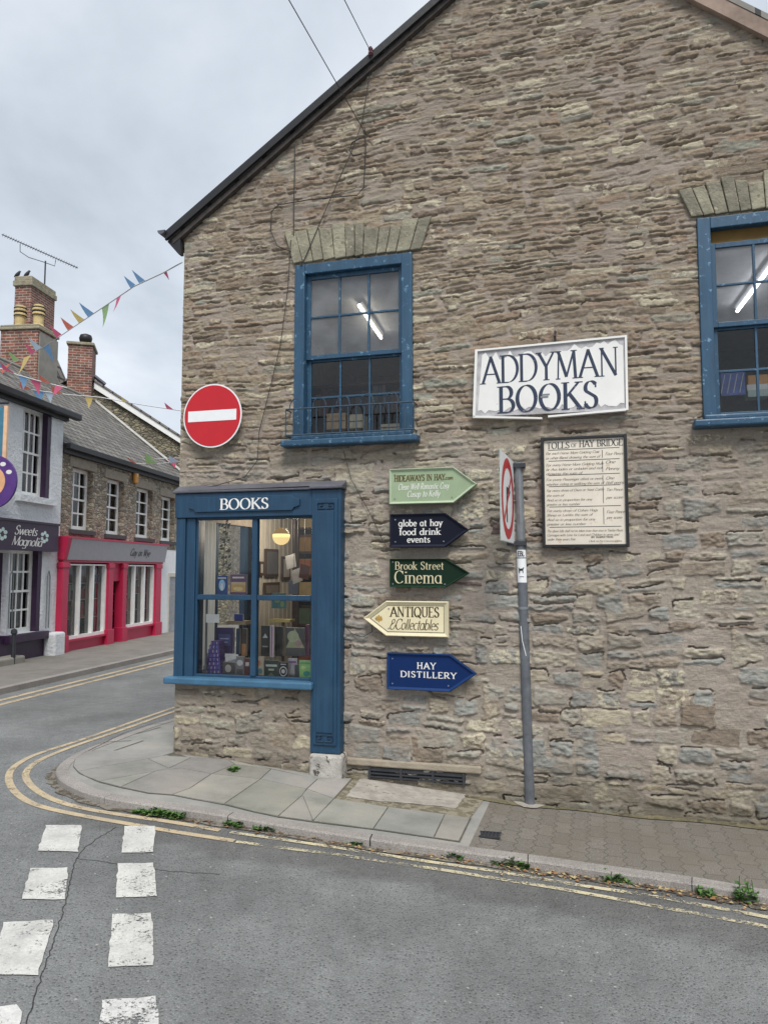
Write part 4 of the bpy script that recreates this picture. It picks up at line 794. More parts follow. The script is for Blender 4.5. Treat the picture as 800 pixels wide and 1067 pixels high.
# big white board
t = thing('shop_sign', 'large peeling white board reading ADDYMAN BOOKS high on the gable', 'sign', S, (3.25, -.05, 2.94))
PB = [(2.66, 2.945), (3.25, 2.925), (3.835, 2.935), (3.84, 3.52), (2.69, 3.50)]
b = B(); b.prism([(2.668, 2.955), (3.832, 2.945), (3.835, 3.51), (2.695, 3.49)], -.06, -.03); b.build('board', 'board', t)
rs = random.Random(4); pts = []
for i in range(40): pts.append((2.695+1.12*i/39, 2.985+rs.uniform(-.012, .018)+(.02 if rs.random() < .2 else 0)))
for i in range(40): u = 3.815-1.08*i/39; pts.append((u, 3.455+.02*(u-2.7)+rs.uniform(-.035, .02)-(.03 if 2.85 < u < 3.35 and rs.random() < .5 else 0)))
b = B(); b.prism(pts, -.0625, -.0595); b.build('painted_face', 'signwhite', t)
b = B(); b.prism([(2.655, 2.95), (2.675, 2.95), (2.70, 3.50), (2.68, 3.50)], -.075, -.03); b.prism([(3.825, 2.94), (3.842, 2.94), (3.846, 3.52), (3.829, 3.52)], -.075, -.03); b.prism([(2.70, 3.485), (3.829, 3.505), (3.829, 3.52), (2.70, 3.50)], -.075, -.03)
b.build('frame_strip', 'signwhite', t)
b = B(); b.prism([(2.655, 2.945), (3.20, 2.905), (3.20, 2.918), (2.655, 2.962)], -.075, -.03); b.build('frame_strip', 'signwhite', t)['label'] = 'sagging lower frame strip, come loose at the middle'
b = B(); b.prism([(3.245, 2.915), (3.825, 2.935), (3.825, 2.952), (3.245, 2.93)], -.075, -.03); b.build('frame_strip', 'signwhite', t)
b = text(B(), 'ADDYMAN', 3.26, 3.325, .218, -.0632, width=1.05, w=.125, contrast=.18, gap=.05); text(b, 'BOOKS', 3.245, 3.078, .208, -.0632, width=.76, w=.145, contrast=.18, gap=.07); b.build('lettering', pl('navy_lettering', (.022, .035, .07), .7, .3, 14, 0, chips=(.3, .3, .32), chipamt=.66), t)
b = B(); b.box(3.19, 3.25, -.066, -.0645, 3.075, 3.088); b.box(3.20, 3.26, -.066, -.0645, 3.095, 3.105); b.build('tape', 'grey_metal', t)
b = B(); b.tube([(3.31, -.02, 3.51), (3.31, -.08, 3.56), (3.31, -.06, 3.60), (3.31, 0, 3.60)], .01, 5); b.build('hook', 'iron', t); t.location.x += S.w[0]*.012; t.location.y += S.w[1]*.012

# tolls board
t = thing('toll_board', 'framed cream notice board titled TOLLS of HAY BRIDGE, right of the pole sign', 'notice board', S, (3.517, -.04, 1.905)); u0, u1, z0, z1 = 3.203, 3.833, 1.905, 2.755
b = B(); b.box(u0, u1, -.045, -.02, z0, z1); b.build('board', pl('aged_board', (.70, .64, .54), .6, .1, 3, .1, 40, chips=(.62, .50, .38), chipamt=.6), t)
b = B(); f = .018; b.box(u0-.005, u0+f, -.065, -.02, z0-.005, z1+.005); b.box(u1-f, u1+.005, -.065, -.02, z0-.005, z1+.005); b.box(u0+f, u1-f, -.064, -.02, z1-f, z1+.004); b.box(u0+f, u1-f, -.064, -.02, z0-.004, z0+f); b.build('frame', 'black', t, bevel=.003)
b = B(); yb = -.0465; text(b, 'TOLLS', u0+.125, z1-.060, .05, yb, width=.172, w=.14, contrast=.2, gap=.06); text(b, 'OF', u0+.245, z1-.064, .028, yb, width=.042, w=.12, contrast=.4); text(b, 'HAY BRIDGE', u0+.445, z1-.055, .05, yb, width=.32, w=.14, contrast=.2, gap=.06)
b.build('title', 'ink', t)
sc_ = dict(w=.105, contrast=.45, serif=False, slant=.28, gap=.0, align='l'); b = B(); H_ = z1-z0
def fz(k): return z1-H_*k
def ln(s, k, x=.03, wd=.4, h=.019): text(b, s, u0+x, fz(k), h, yb, width=wd, **sc_)
for s, k, wd in (('For each Horse Mare Gelding Cow', .142, .40), ('or other Beast drawing the sum of', .185, .405), ('For every Horse Mare Gelding Mule', .25, .43), ('or Ass laden or unladen and not', .29, .42), ('drawing the sum of', .33, .27),
    ('For every Passenger afoot or even', .385, .42), ('whether riding or walking the sum of', .427, .43), ('For every drove of Oxen or Neat Cattle', .485, .43), ('the sum of', .53, .13), ('And so in proportion for any', .572, .34), ('greater or less number', .612, .25),
    ('For every drove of Calves Hogs', .67, .38), ('Sheep or Lambs the sum of', .71, .34), ('And so in proportion for any', .752, .36), ('greater or less number', .793, .29), ('The above tolls shall not be taken more than once in Twelve Hours', .855, .56), ('Carriages with Lime for Land and Children in arms and', .892, .53), ('under three years free', .93, .21)): ln(s, k, wd=wd)
for s, k, wd in (('Four Pence', .165, .13), ('One', .24, .07), ('Penny', .30, .10), ('One', .385, .06), ('Half penny', .427, .13), ('Ten Pence', .49, .12), ('per score', .56, .12), ('Four Pence', .69, .13), ('per score', .74, .11)): ln(s, k, x=.475, wd=wd, h=.022)
text(b, 'BY INSPECTION', u0+.36, fz(.915), .012, yb, width=.16, w=.2, contrast=.5, align='l'); text(b, 'Clerk to the Commissioners', u0+.34, fz(.95), .014, yb, width=.24, **{k: v for k, v in sc_.items()})
b.build('small_lettering', pl('faded_ink', (.10, .075, .06), .7, .3, 30, 0), t)
b = B()
for k in (.112, .213, .345, .448, .635, .82): b.box(u0+.05, u1-.05, yb-.0004, yb, fz(k)-.0018, fz(k)+.0018)
for a, c in ((.13, .2), (.225, .33), (.36, .44), (.46, .61), (.65, .80)): b.box(u0+.452, u0+.456, yb-.0004, yb, fz(c), fz(a))
b.build('ruled_lines', 'ink', t)

# no entry disc on the corner
cu, cz = S.px(221, 433, .087)
t = thing('no_entry_sign', 'round red no entry sign with white bar on the building corner', 'sign', S, (cu, -.06, cz-.30)); RR = .285
circ = lambda r, n=48: [(cu+r*math.cos(2*math.pi*k/n), cz+r*math.sin(2*math.pi*k/n)) for k in range(n)]
b = B(); b.prism(circ(RR), -.085, -.078); b.build('rim', 'signface', t); b = B(); b.prism(circ(RR-.012), -.087, -.0845); b.build('red_disc', 'red', t)
b = B(); b.box(cu-.235, cu+.235, -.0895, -.0868, cz-.048, cz+.048); b.build('white_bar', 'signface', t); b = B(); b.box(cu-.02, cu+.02, -.079, -.03, cz-.25, cz+.25); b.box(cu-.15, cu+.15, -.04, .01, cz+.10, cz+.13); b.box(cu-.15, cu+.15, -.04, .01, cz-.13, cz-.10); b.build('bracket', 'grey_metal', t)

# ============================================================ GROUND
def inside(px, py, poly):
    c = False; n = len(poly)
    for i in range(n):
        x1, y1 = poly[i]; x2, y2 = poly[i-1]
        if (y1 > py) != (y2 > py) and px < (x2-x1)*(py-y1)/(y2-y1)+x1: c = not c
    return c
kerb_px = [(181, 748.5), (150, 757.5), (114, 771), (84, 782), (66, 792), (57.5, 801), (58.5, 807), (64, 813.5), (76, 820), (90, 826), (112, 831.5), (134, 835.5), (183, 842), (229, 849), (292, 860), (376, 873), (460, 884), (488, 888), (560, 897), (626, 907), (700, 917), (757, 926), (800, 935)]
KP = [gpx(x, y, PAVH) for x, y in kerb_px]
d0 = (KP[0][0]-KP[1][0], KP[0][1]-KP[1][1]); l0 = math.hypot(*d0)
back = Vector((S.w[1]*-1, S.w[0])).normalized(); back = Vector((-S.n[0], -S.n[1]))
KP = [(KP[0][0]+back[0]*k, KP[0][1]+back[1]*k) for k in (30, 22, 15, 9, 5, 2.5, 1.)]+KP
d1 = Vector(S.w); KP += [(KP[-1][0]+d1[0]*k, KP[-1][1]+d1[1]*k) for k in (1, 3, 8)]
def resample(P_, step):
    out = [P_[0]]
    for a, c in zip(P_, P_[1:]):
        n = max(1, int(math.hypot(c[0]-a[0], c[1]-a[1])/step)); out += [(a[0]+(c[0]-a[0])*i/n, a[1]+(c[1]-a[1])*i/n) for i in range(1, n+1)]
    return out
def smooth(P_, it=2):
    for _ in range(it):
        q = [P_[0]]
        for a, c in zip(P_, P_[1:]): q += [(a[0]*.75+c[0]*.25, a[1]*.75+c[1]*.25), (a[0]*.25+c[0]*.75, a[1]*.25+c[1]*.75)]
        P_ = q+[P_[-1]]
    return P_
KS = resample(smooth(KP, 2), .12)
def offset(P_, d):
    out = []
    for i, p in enumerate(P_):
        a = P_[max(0, i-1)]; c = P_[min(len(P_)-1, i+1)]; dx, dy = c[0]-a[0], c[1]-a[1]; l = math.hypot(dx, dy) or 1; out.append((p[0]-dy/l*d, p[1]+dx/l*d))
    return out
# road sheet: non-uniform grid, patch attribute for the darker strip near the kerb
gx = sorted(set([-250, -120, -60, -35, -22, -14]+[round(-10+.12*i, 3) for i in range(int(16/.12)+1)]+[7, 9, 14, 25, 60, 120, 250]))
gy = sorted(set([-250, -100, -40, -15, -6, 0]+[round(1.2+.09*i, 3) for i in range(int(8.8/.09))]+[round(10+.5*i, 2) for i in range(41)]+[32, 36, 45, 60, 90, 140, 250, 400]))
KD = np.array(KS)
strip_px = [(0, 846), (60, 856), (110, 866), (170, 880), (215, 893), (300, 902), (420, 922), (520, 942), (640, 962), (700, 975), (800, 998)]
SP = [gpx(x, y) for x, y in strip_px]
SP = [(SP[0][0]-3, SP[0][1]+1)]+SP+[(SP[-1][0]+4, SP[-1][1]-1.2)]
def strip_y(X): return np.interp(X, [p[0] for p in SP], [p[1] for p in SP])
b = B(); nx = len(gx); vals = []
for Y in gy:
    for X in gx: b.v.append((X, Y, hroad(X, Y)))
for j in range(len(gy)-1):
    for i in range(nx-1): b.f.append((j*nx+i, j*nx+i+1, (j+1)*nx+i+1, (j+1)*nx+i))
road = struct(b.build('road', 'asphalt', smooth=True))
at = road.data.attributes.new('patch', 'FLOAT', 'POINT'); vals = []
for (X, Y, Z_) in b.v:
    sy = strip_y(X)+.02*math.sin(X*9); v = 1.0 if (sy < Y < 7.5 and X > -2.2) else 0.0; vals.append(v)
at.data.foreach_set('value', vals)
# pavement body: from kerb inward
kin = offset(KS, .095)
# kerb stones
def zk(p, h=PAVH): return hroad(p[0], p[1])+h
b = B(); acc = 0; lastj = 0; seg = .9
o1 = offset(KS, .008)
for i in range(len(KS)-1):
    a, c, ai, ci, ao, co_ = KS[i], KS[i+1], kin[i], kin[i+1], o1[i], o1[i+1]; l = math.hypot(c[0]-a[0], c[1]-a[1]); acc += l
    if acc-lastj > seg: lastj = acc; a_ = .94
    else: a_ = 1.0
    lerp = lambda p, q: (p[0]+(q[0]-p[0])*a_, p[1]+(q[1]-p[1])*a_)
    c2, ci2, co2 = lerp(a, c), lerp(ai, ci), lerp(ao, co_)
    b.quad((a[0], a[1], zk(a, -.05)), (c2[0], c2[1], zk(c2, -.05)), (c2[0], c2[1], zk(c2, PAVH-.012)), (a[0], a[1], zk(a, PAVH-.012)))
    b.quad((a[0], a[1], zk(a, PAVH-.012)), (c2[0], c2[1], zk(c2, PAVH-.012)), (co2[0], co2[1], zk(co2)), (ao[0], ao[1], zk(ao)))
    b.quad((ao[0], ao[1], zk(ao)), (co2[0], co2[1], zk(co2)), (ci2[0], ci2[1], zk(ci2)), (ai[0], ai[1], zk(ai)))
struct(b.build('kerb', 'kerb'))
b = B()
for i in range(len(KS)-1): a, c, ai, ci = o1[i], o1[i+1], kin[i], kin[i+1]; b.quad((a[0], a[1], zk(a, .04)), (c[0], c[1], zk(c, .04)), (ci[0], ci[1], zk(ci, .04)), (ai[0], ai[1], zk(ai, .04)))
struct(b.build('kerb_bed', 'moss'))
# pavement sheets: fans between the inner kerb edge and the wall line
def foot(p):
    u, y = S.local(*p); return (u, y)
def sheet(i0, i1, mat, name, dz=-.003, n=10):
    b = B(); rows = []
    for i in range(i0, i1+1):
        p = kin[i]; u, y = S.local(*p)
        # foot point on the wall: gable for u>0, side wall for y>0
        if u > 0: q = S.world((u, .02, 0))
        elif y > 0: q = S.world((.02, y, 0))
        else: q = S.world((.02, .02, 0))
        rows.append([(p[0]+(q[0]-p[0])*k/n, p[1]+(q[1]-p[1])*k/n) for k in range(n+1)])
    for r_ in rows: b.v += [(x, y, zk((x, y))+dz) for x, y in r_]
    for i in range(len(rows)-1):
        for k in range(n): b.f.append((i*(n+1)+k, (i+1)*(n+1)+k, (i+1)*(n+1)+k+1, i*(n+1)+k+1))
    o = struct(b.build(name, mat)); return o
def idx(x, y):
    p = gpx(x, y, PAVH); return int(np.argmin(np.hypot(KD[:, 0]-p[0], KD[:, 1]-p[1])))
ie = idx(488, 888)
pv = sheet(0, ie, 'flags', 'pavement')
at = pv.data.color_attributes.new('tone', 'FLOAT_COLOR', 'POINT'); at.data.foreach_set('color', [1.0]*4*len(pv.data.vertices))
sheet(ie, len(KS)-1, 'pavers', 'pavement')
# real flagstones on the corner, each a slab with its own tone
V_ = dict(a=(110, 783), b=(181, 780.5), c=(181, 784.5), d=(170, 788), e=(154, 791.3), f=(106, 799.5), g=(81, 804.5), h=(76, 799), i=(78, 791), j=(91, 783), k=(200, 789.5), l=(176, 801.2), m=(162.5, 804), n=(103.5, 814.8), o=(88, 809),
 p=(126, 820.5), q=(189, 801), r=(220.5, 807), s=(198, 822), t=(180, 828.5), u=(154, 826.5), v=(236, 791.5), w=(245, 797), x=(271.5, 812.3), y=(234, 838), z=(201, 832.5), A=(282.5, 802), B=(319.5, 822.8), C=(315, 829.3), D=(290, 851), E=(264, 846),
 F=(331, 812.3), G=(326, 856), H=(348, 832.8), I=(367, 811.5), J=(404.5, 841.5), K=(389, 864), L=(463.5, 849), M=(452, 873.2), N=(490, 853), O=(478.5, 877), P=(150, 785))
flag_px = [[V_[k] for k in w_] for w_ in ('abcdefghij', 'edkl', 'gfelmno', 'nmp', 'mqrstup', 'lkvwrqm', 'rxyzts', 'rwAx', 'xBCDEy', 'AFBx', 'CGD', 'CBHG', 'FIHB', 'HJKG', 'JLMK', 'LNOM', 'vAw')
]
b = B(); tones = []; rs = random.Random(11)
for p in flag_px:
    q = [gpx(x, y, PAVH) for x, y in p]; q = poly_inset(q, .0045)
    if sum(q[i][0]*q[(i+1) % len(q)][1]-q[(i+1) % len(q)][0]*q[i][1] for i in range(len(q))) < 0: q = q[::-1]
    k = len(b.v); n = len(q); b.v += [(x, y, zk((x, y))+.004) for x, y in q]+[(x, y, zk((x, y))-.01) for x, y in q]; b.f.append(tuple(range(k, k+n))); b.f += [(k+n+i, k+n+(i+1) % n, k+(i+1) % n, k+i) for i in range(n)]
    t = rs.uniform(.84, 1.1); tones += [(t*rs.uniform(.98, 1.05), t, t*rs.uniform(.93, 1.02), 1)]*(2*n)
fl = struct(b.build('paving_flags', 'flags')); at = fl.data.color_attributes.new('tone', 'FLOAT_COLOR', 'POINT'); at.data.foreach_set('color', np.array(tones, dtype=np.float32).ravel())
# the dirt bed the flags lie in
bed = []
b = B(); ring = [(178, 783), (110, 782.5), (90, 783), (78, 791), (76, 799), (82, 806), (102, 815), (125, 821), (154, 827), (180, 829), (200, 833), (234, 839), (264, 846.5), (290, 852), (326, 857), (390, 865), (453, 874), (479, 878), (491, 853), (405, 841), (368, 811), (330, 812), (282, 801), (237, 793), (201, 791)]
q = [gpx(x, y, PAVH) for x, y in ring]; b.quad(*[(x, y, zk((x, y))+.001) for x, y in q]); struct(b.build('flag_bed', pl('joint_grit', (.10, .095, .075), .95, .4, 20, .5)))
# joints further up the side street
b = B()
for l_ in ([(92, 783), (130, 764), (160, 754)], [(106, 774), (137, 772)], [(142, 765), (168, 758)], [(118, 783), (150, 772)]):
    q = [gpx(x, y, PAVH) for x, y in l_]; o_ = offset(q, .01)
    for i in range(len(q)-1): b.quad(*[(p[0], p[1], zk(p)+.002) for p in (q[i], q[i+1], o_[i+1], o_[i])])
struct(b.build('flag_joints', 'moss'))
# concrete patch, mossy strip
def gpoly(name, px, mat, dz, base=PAVH, jag=0):
    q = [gpx(x, y, base) for x, y in px]
    if jag: q = resample(q+[q[0]], .05)[:-1]; rs = random.Random(3); q = [(x+rs.uniform(-jag, jag), y+rs.uniform(-jag, jag)) for x, y in q]
    if sum(q[i][0]*q[(i+1) % len(q)][1]-q[(i+1) % len(q)][0]*q[i][1] for i in range(len(q))) < 0: q = q[::-1]
    bm = bmesh.new(); vs_ = [bm.verts.new((x, y, hroad(x, y)+base+dz)) for x, y in q]; f = bm.faces.new(vs_); bmesh.ops.triangulate(bm, faces=[f]); me = bpy.data.meshes.new(name); bm.to_mesh(me); bm.free(); me.materials.append(M[mat] if isinstance(mat, str) else mat)
    o = bpy.data.objects.new(name, me); COL.objects.link(o); return struct(o)
gpoly('earth_patch', [(349, 833), (370, 810), (360, 806), (430, 808), (500, 818), (505, 832), (490, 853), (430, 846), (390, 840)], pl('mossy_earth', (.16, .14, .095), .95, .4, 7, .8, 50, chips=(.26, .23, .17), chipamt=.5), .0015)
gpoly('concrete_patch', [(361, 831), (375, 812), (400, 812), (440, 814), (486, 820), (484, 832), (474, 843), (430, 838), (395, 836)], 'concrete', .005, jag=.008)
gpoly('concrete_collar', [(535, 836), (545, 832), (562, 832), (572, 838), (560, 843), (545, 842)], 'concrete', .006, jag=.01)
# little iron grate
q = [gpx(*p, PAVH) for p in ((503, 867), (521, 869), (518, 876), (500, 874))]; gc = (sum(p[0] for p in q)/4, sum(p[1] for p in q)/4)
gz = zk(gc); t = thing('drain_grate', 'small square black iron grate set in the pavers near the kerb', 'grate', Frame(gc[0], gc[1], R(-13)), (0, 0, gz)); b = B(); b.box(-.065, .065, -.045, .045, gz-.002, gz+.005); b.build('pit', 'tarseam', t)
b = B()
for i in range(6): b.box(-.062+i*.0235, -.052+i*.0235, -.044, .044, gz+.005, gz+.012)
for y in (-.05, .044): b.box(-.07, .07, y, y+.007, gz+.003, gz+.014)
b.build('bars', 'iron', t)

# painted markings
def stripline(name, px, w, mat, base=0., dz=.004, sm=2):
    q = resample(smooth([gpx(x, y, base) for x, y in px], sm), .08 if mat != 'tarseam' else .03); q = q if mat != 'tarseam' else [(x+random.uniform(-.006, .006), y+random.uniform(-.006, .006)) for x, y in q]; a = offset(q, w/2); c = offset(q, -w/2); b = B()
    for i in range(len(q)-1): b.quad(*[(p[0], p[1], hroad(*p)+base+dz) for p in (a[i], c[i], c[i+1], a[i+1])])
    return struct(b.build(name, mat))
ext = gpx(181, 738); 
outer = [(181, 737.5), (126, 757), (76, 774.5), (38, 786), (20, 795), (10, 804), (8.5, 814), (14, 825), (28, 836), (50, 843.5), (86, 851), (126, 858), (183, 868), (244, 877)]
inner = [(181, 741.5), (126, 761.5), (76, 778), (46, 790), (31, 799), (25.5, 808), (30, 817.5), (42, 827.5), (61, 836.5), (90, 844), (126, 850), (183, 858), (229, 866)]
# extend the pair along the side street, parallel to the kerb
def ext_back(px):
    q = [gpx(x, y) for x, y in px]; p = Vector(q[0]); return [tuple(p+back*k) for k in (28, 18, 10, 5, 2)]
for nm, px in (('yellow_line', outer), ('yellow_line', inner)):
    q = resample(smooth(ext_back(px)+[gpx(x, y) for x, y in px], 2), .08); a = offset(q, .027); c = offset(q, -.027); b = B()
    for i in range(len(q)-1): b.quad(*[(p[0], p[1], hroad(*p)+.004) for p in (a[i], c[i], c[i+1], a[i+1])])
    struct(b.build(nm, 'yellow'))
stripline('yellow_line', [(240, 868), (260, 871), (330, 881), (392, 890.5), (444, 898.5), (519, 909), (613, 925), (672, 933), (736, 945), (790, 955), (830, 963)], .042, 'yellow_worn', dz=.005)
stripline('yellow_line', [(246, 878), (290, 884), (340, 890), (372, 894.5), (460, 907), (566, 924), (634, 936), (720, 952), (790, 965), (830, 973)], .042, 'yellow_worn', dz=.005)
dashes = [[(48, 861), (85, 861), (81, 889), (39, 888)], [(32, 906), (71, 905.5), (67, 938.6), (22, 938.6)], [(4, 962.7), (56, 960), (39, 1018), (-12, 1018)], [(-30, 1052), (18, 1049), (24, 1056), (0, 1120), (-60, 1120)],
          [(130, 862), (162, 862), (159, 889), (126, 890)], [(123, 901), (160, 900.5), (163, 935), (120, 937)], [(117.5, 954), (158, 953), (160, 1007), (112, 1010)], [(107, 1044), (163, 1040), (166, 1095), (98, 1100)]]
for i, d in enumerate(dashes): gpoly('give_way_dash', d, 'whiteline' if i not in (3, 7) else paintline('worn_white_paint_%d' % i, (.72, .71, .68), .47), .006, 0., .005)
stripline('tar_seam', [(122, 862), (92, 880), (79, 895), (74, 918), (63, 960), (46, 1010), (33, 1050), (22, 1090)], .0045, 'tarseam', sm=1, dz=.0025)
stripline('tar_seam', [(79, 895), (140, 903), (165, 908), (230, 912)], .004, 'tarseam', sm=1, dz=.0025)

# ============================================================ POLE SIGN
pu, py = S.local(*gpx(552, 838, PAVH)); pz = hroad(*gpx(552, 838, PAVH))+PAVH
t = thing('street_sign_pole', 'grey street sign pole with a no right turn plate seen nearly edge on', 'sign pole', S, (pu, py, pz))
lean = lambda z: (pu-.012*(z-pz)*1.6, py, z)
zt = S.px(546, 482, -py)[1]; zs = S.px(546, 565, -py)[1]
b = B(); b.tube([lean(pz-.02), lean(1.95), lean(zs+.02)], .038, 16); b.build('pole', 'polegrey', t, smooth=False)
zc = (zt+zs)/2; b = B(); b.tube([lean(zs+.02), lean(zt)], .034, 12); b.build('upper_pole', 'grey_metal', t)
# plate turned almost edge on: rotate about the pole
pc = lean(zc); hh = (zt-zs)/2+.012; SZ = hh
# direction of plate's width in shop frame
cam_l = S.local(0, 0); vd = Vector((pc[0]-cam_l[0], pc[1]-cam_l[1])).normalized(); lf = Vector((-vd.y, vd.x)); lf = lf if lf.x < 0 else -lf
far_e = Vector((pc[0], pc[1]))+lf*.045; near_e = far_e-vd*(2*SZ*.97)+lf*.085
wv = (far_e-near_e).normalized(); nv_ = Vector((-wv.y, wv.x)); nv_ = nv_ if nv_.dot(Vector(cam_l)-far_e) > 0 else -nv_
pc2 = far_e-wv*SZ
def pt(a, h, n_): q = pc2+wv*a+nv_*n_; return (q.x, q.y, zc+h)
def disc(b, r0_, r1_, n_, m=40):
    vs_ = [pt(-r1_*math.cos(2*math.pi*k/m), r1_*math.sin(2*math.pi*k/m), n_) for k in range(m)]+[pt(-r0_*math.cos(2*math.pi*k/m), r0_*math.sin(2*math.pi*k/m), n_) for k in range(m)]
    b.add(vs_, [(k, (k+1) % m, m+(k+1) % m, m+k) for k in range(m)])
def slab(b, a0, a1, h0, h1, n0, n1):
    b.add([pt(a, h, n_) for a in (a0, a1) for n_ in (n0, n1) for h in (h0, h1)], [(0, 1, 3, 2), (4, 6, 7, 5), (0, 4, 5, 1), (2, 3, 7, 6), (0, 2, 6, 4), (1, 5, 7, 3)])
b = B(); slab(b, -SZ, SZ, -SZ, SZ, -.006, 0); b.build('plate', pl('plate_greygreen', (.42, .48, .46), .5), t)
b = B(); slab(b, -SZ+.005, SZ-.005, -SZ+.005, SZ-.005, .0005, .0012); b.build('plate_face', 'signface', t)
b = B(); disc(b, SZ*.70, SZ*.93, .0025); b.build('red_ring', 'red', t)
b = B()
ar = lambda pts, n_: b.add([pt(a*SZ, h*SZ, n_) for a, h in pts], [tuple(range(len(pts)))])
ar([(-.22, -.55), (-.06, -.55), (-.06, .10), (.12, .10), (.12, .26), (-.22, .26)], .002); ar([(.12, .02), (.40, .18), (.12, .34)], .002); b.build('turn_arrow', 'ink', t)
b = B(); ar([(.50, .44), (.42, .53), (-.53, -.42), (-.44, -.50)], .0032); b.build('red_slash', 'red', t)
b = B()
for h in (-SZ*.6, SZ*.6):
    slab(b, -SZ*.7, SZ*1.1, h-.015, h+.015, -.028, -.007)
b.build('channel', 'grey_metal', t)
for h in (-SZ*.98, SZ*.9):
    b = B(); b.box(pc[0]-.10, pc[0]+.05, pc[1]-.045, pc[1]+.045, zc+h-.02, zc+h+.012)
    b.build('clamp', 'iron', t)
# stickers wrapped on the pole
def wrap(z0, z1, mat, name, r=.0395, a0=-155, a1=-25):
    b = B(); n = 10
    for k in range(n):
        for_, to = R(a0+(a1-a0)*k/n), R(a0+(a1-a0)*(k+1)/n); c0, c1 = lean(z0), lean(z1)
        b.quad((c0[0]+r*math.cos(for_), c0[1]+r*math.sin(for_), z0), (c0[0]+r*math.cos(to), c0[1]+r*math.sin(to), z0), (c1[0]+r*math.cos(to), c1[1]+r*math.sin(to), z1), (c1[0]+r*math.cos(for_), c1[1]+r*math.sin(for_), z1))
    return b.build(name, mat, t)
z_a, z_b, z_c, z_d = [S.px(546, y, -py)[1] for y in (573, 581, 582, 607)]
wrap(z_b, z_a, 'signface', 'sticker')['label'] = 'small white sticker with black letters'
wrap(z_d, z_c, 'signface', 'sticker')['label'] = 'white sticker with a black dog silhouette'
c_ = lean((z_a+z_b)/2); b = text(B(), 'EBL', c_[0], (z_a+z_b)/2, .038, c_[1]-.0405, width=.05, w=.2, contrast=.8, serif=False); b.build('sticker_text', 'ink', t)
c_ = lean((z_c+z_d)/2); dg = [(-.02, -.01), (-.02, -.03), (-.014, -.03), (-.012, -.012), (.006, -.012), (.008, -.03), (.014, -.03), (.012, -.005), (.02, .012), (.014, .016), (.008, .006), (-.014, .004), (-.022, .014), (-.024, .012)]
b = B(); b.add([(c_[0]+x, c_[1]-.041, c_[2]+z+.01) for x, z in dg], [tuple(range(len(dg)))]); b.box(c_[0]-.018, c_[0]+.018, c_[1]-.0412, c_[1]-.0405, c_[2]-.05, c_[2]-.046); b.build('dog_mark', 'ink', t)
b = B(); q0, q1 = lean(S.px(547, 652, -py)[1]), lean(S.px(551, 683, -py)[1]); b.tube([(q0[0]-.02, q0[1]-.042, q0[2]), (q0[0]-.01, q0[1]-.044, (q0[2]+q1[2])/2), (q1[0]+.012, q1[1]-.042, q1[2])], .003, 4); b.build('cable_tie', 'white', t)
b = B(); z_ = S.px(547, 635, -py)[1]; b.tube([lean(z_), lean(z_+.02)], .0405, 16); b.build('collar', 'grey_metal', t)

# ============================================================ CABLES ON THE GABLE
def cable(pts, lab, r=.005, name='cable', off=.035, frame=S):
    q = [(*frame.px(x, y, off if len(p_) == 0 else p_[0]), off if len(p_) == 0 else p_[0]) for x, y, *p_ in pts]
    q = [(u, -o_, z) for u, z, o_ in q]; b = B(); b.tube(q, r, 5); tag(b.build(name, 'wire', frame=frame, org=q[-1]), lab, 'cable')
cable([(388, 58), (383, 90), (377, 128), (366, 158), (345, 205), (330, 240), (318, 268), (313, 277)], 'thin black cable dropping from the roof edge to the top of the upper window', .004)
cable([(307, 150), (307, 180), (306, 215), (306, 245)], 'short straight black cable hanging down the wall below the roof edge', .005)
cable([(380, 132), (381, 155), (379, 195), (372, 203), (350, 205), (320, 208), (290, 213), (283, 220), (282, 240), (289, 256), (303, 262)], 'black cable looping in a square bend left above the upper window', .005)
cable([(376, 143), (367, 148), (364, 156), (368, 162), (377, 160)], 'small coil of black cable left of the square bend', .006)
cable([(303, 250), (300, 300), (292, 360), (280, 410), (270, 450), (268, 480), (255, 497), (225, 506), (183, 512)], 'long thin cable running down beside the upper window to the corner fascia', .0035)
cable([(358, 470), (366, 500), (384, 532), (398, 562), (404, 572)], 'thin cable slanting down to the black arrow sign', .003)
cable([(357, 650), (366, 660), (378, 664), (388, 658), (386, 645)], 'short looped cable left of the cream arrow sign', .0035)
# overhead wires leading off over the road
def skywire(px0, px1, d0, off, lab, r=.0035):
    u, z = S.px(*px0, off); a = Vector(S.world((u, -off, z))); r_ = ray(*px1); e = Vector((r_[0]*d0, r_[1]*d0, EYE+r_[2]*d0)); e = e+(e-a)*1.5
    b = B(); b.tube([tuple(a), tuple(a+(e-a)*.5-Vector((0, 0, .05))), tuple(e)], r, 5); tag(b.build(name='overhead_wire', m='wire', frame=WORLD, org=tuple(a)), lab, 'wire')
skywire((382, 141), (305, 0), 4.6, .035, 'overhead wire crossing the roof edge down to the gable wall')
skywire((387, 55), (362, 0), 5.2, .08, 'short overhead wire ending in an insulator at the roof edge')
u, z = S.px(386, 53, .10); t = thing('insulator', 'small brown insulator hooked under the roof edge', 'insulator', S, (u, -.10, z)); b = B(); b.lathe([(.012, -.04), (.022, -.02), (.016, 0), (.022, .02), (.012, .04)], (u, -.10, z), 10); b.build('knob', pl('brown_ceramic', (.10, .02, .03), .3), t); b = B(); b.tube([(u, -.1, z-.04), (u+.02, -.06, z-.07), (u+.02, 0, z-.07)], .006, 5); b.build('hook', 'iron', t)

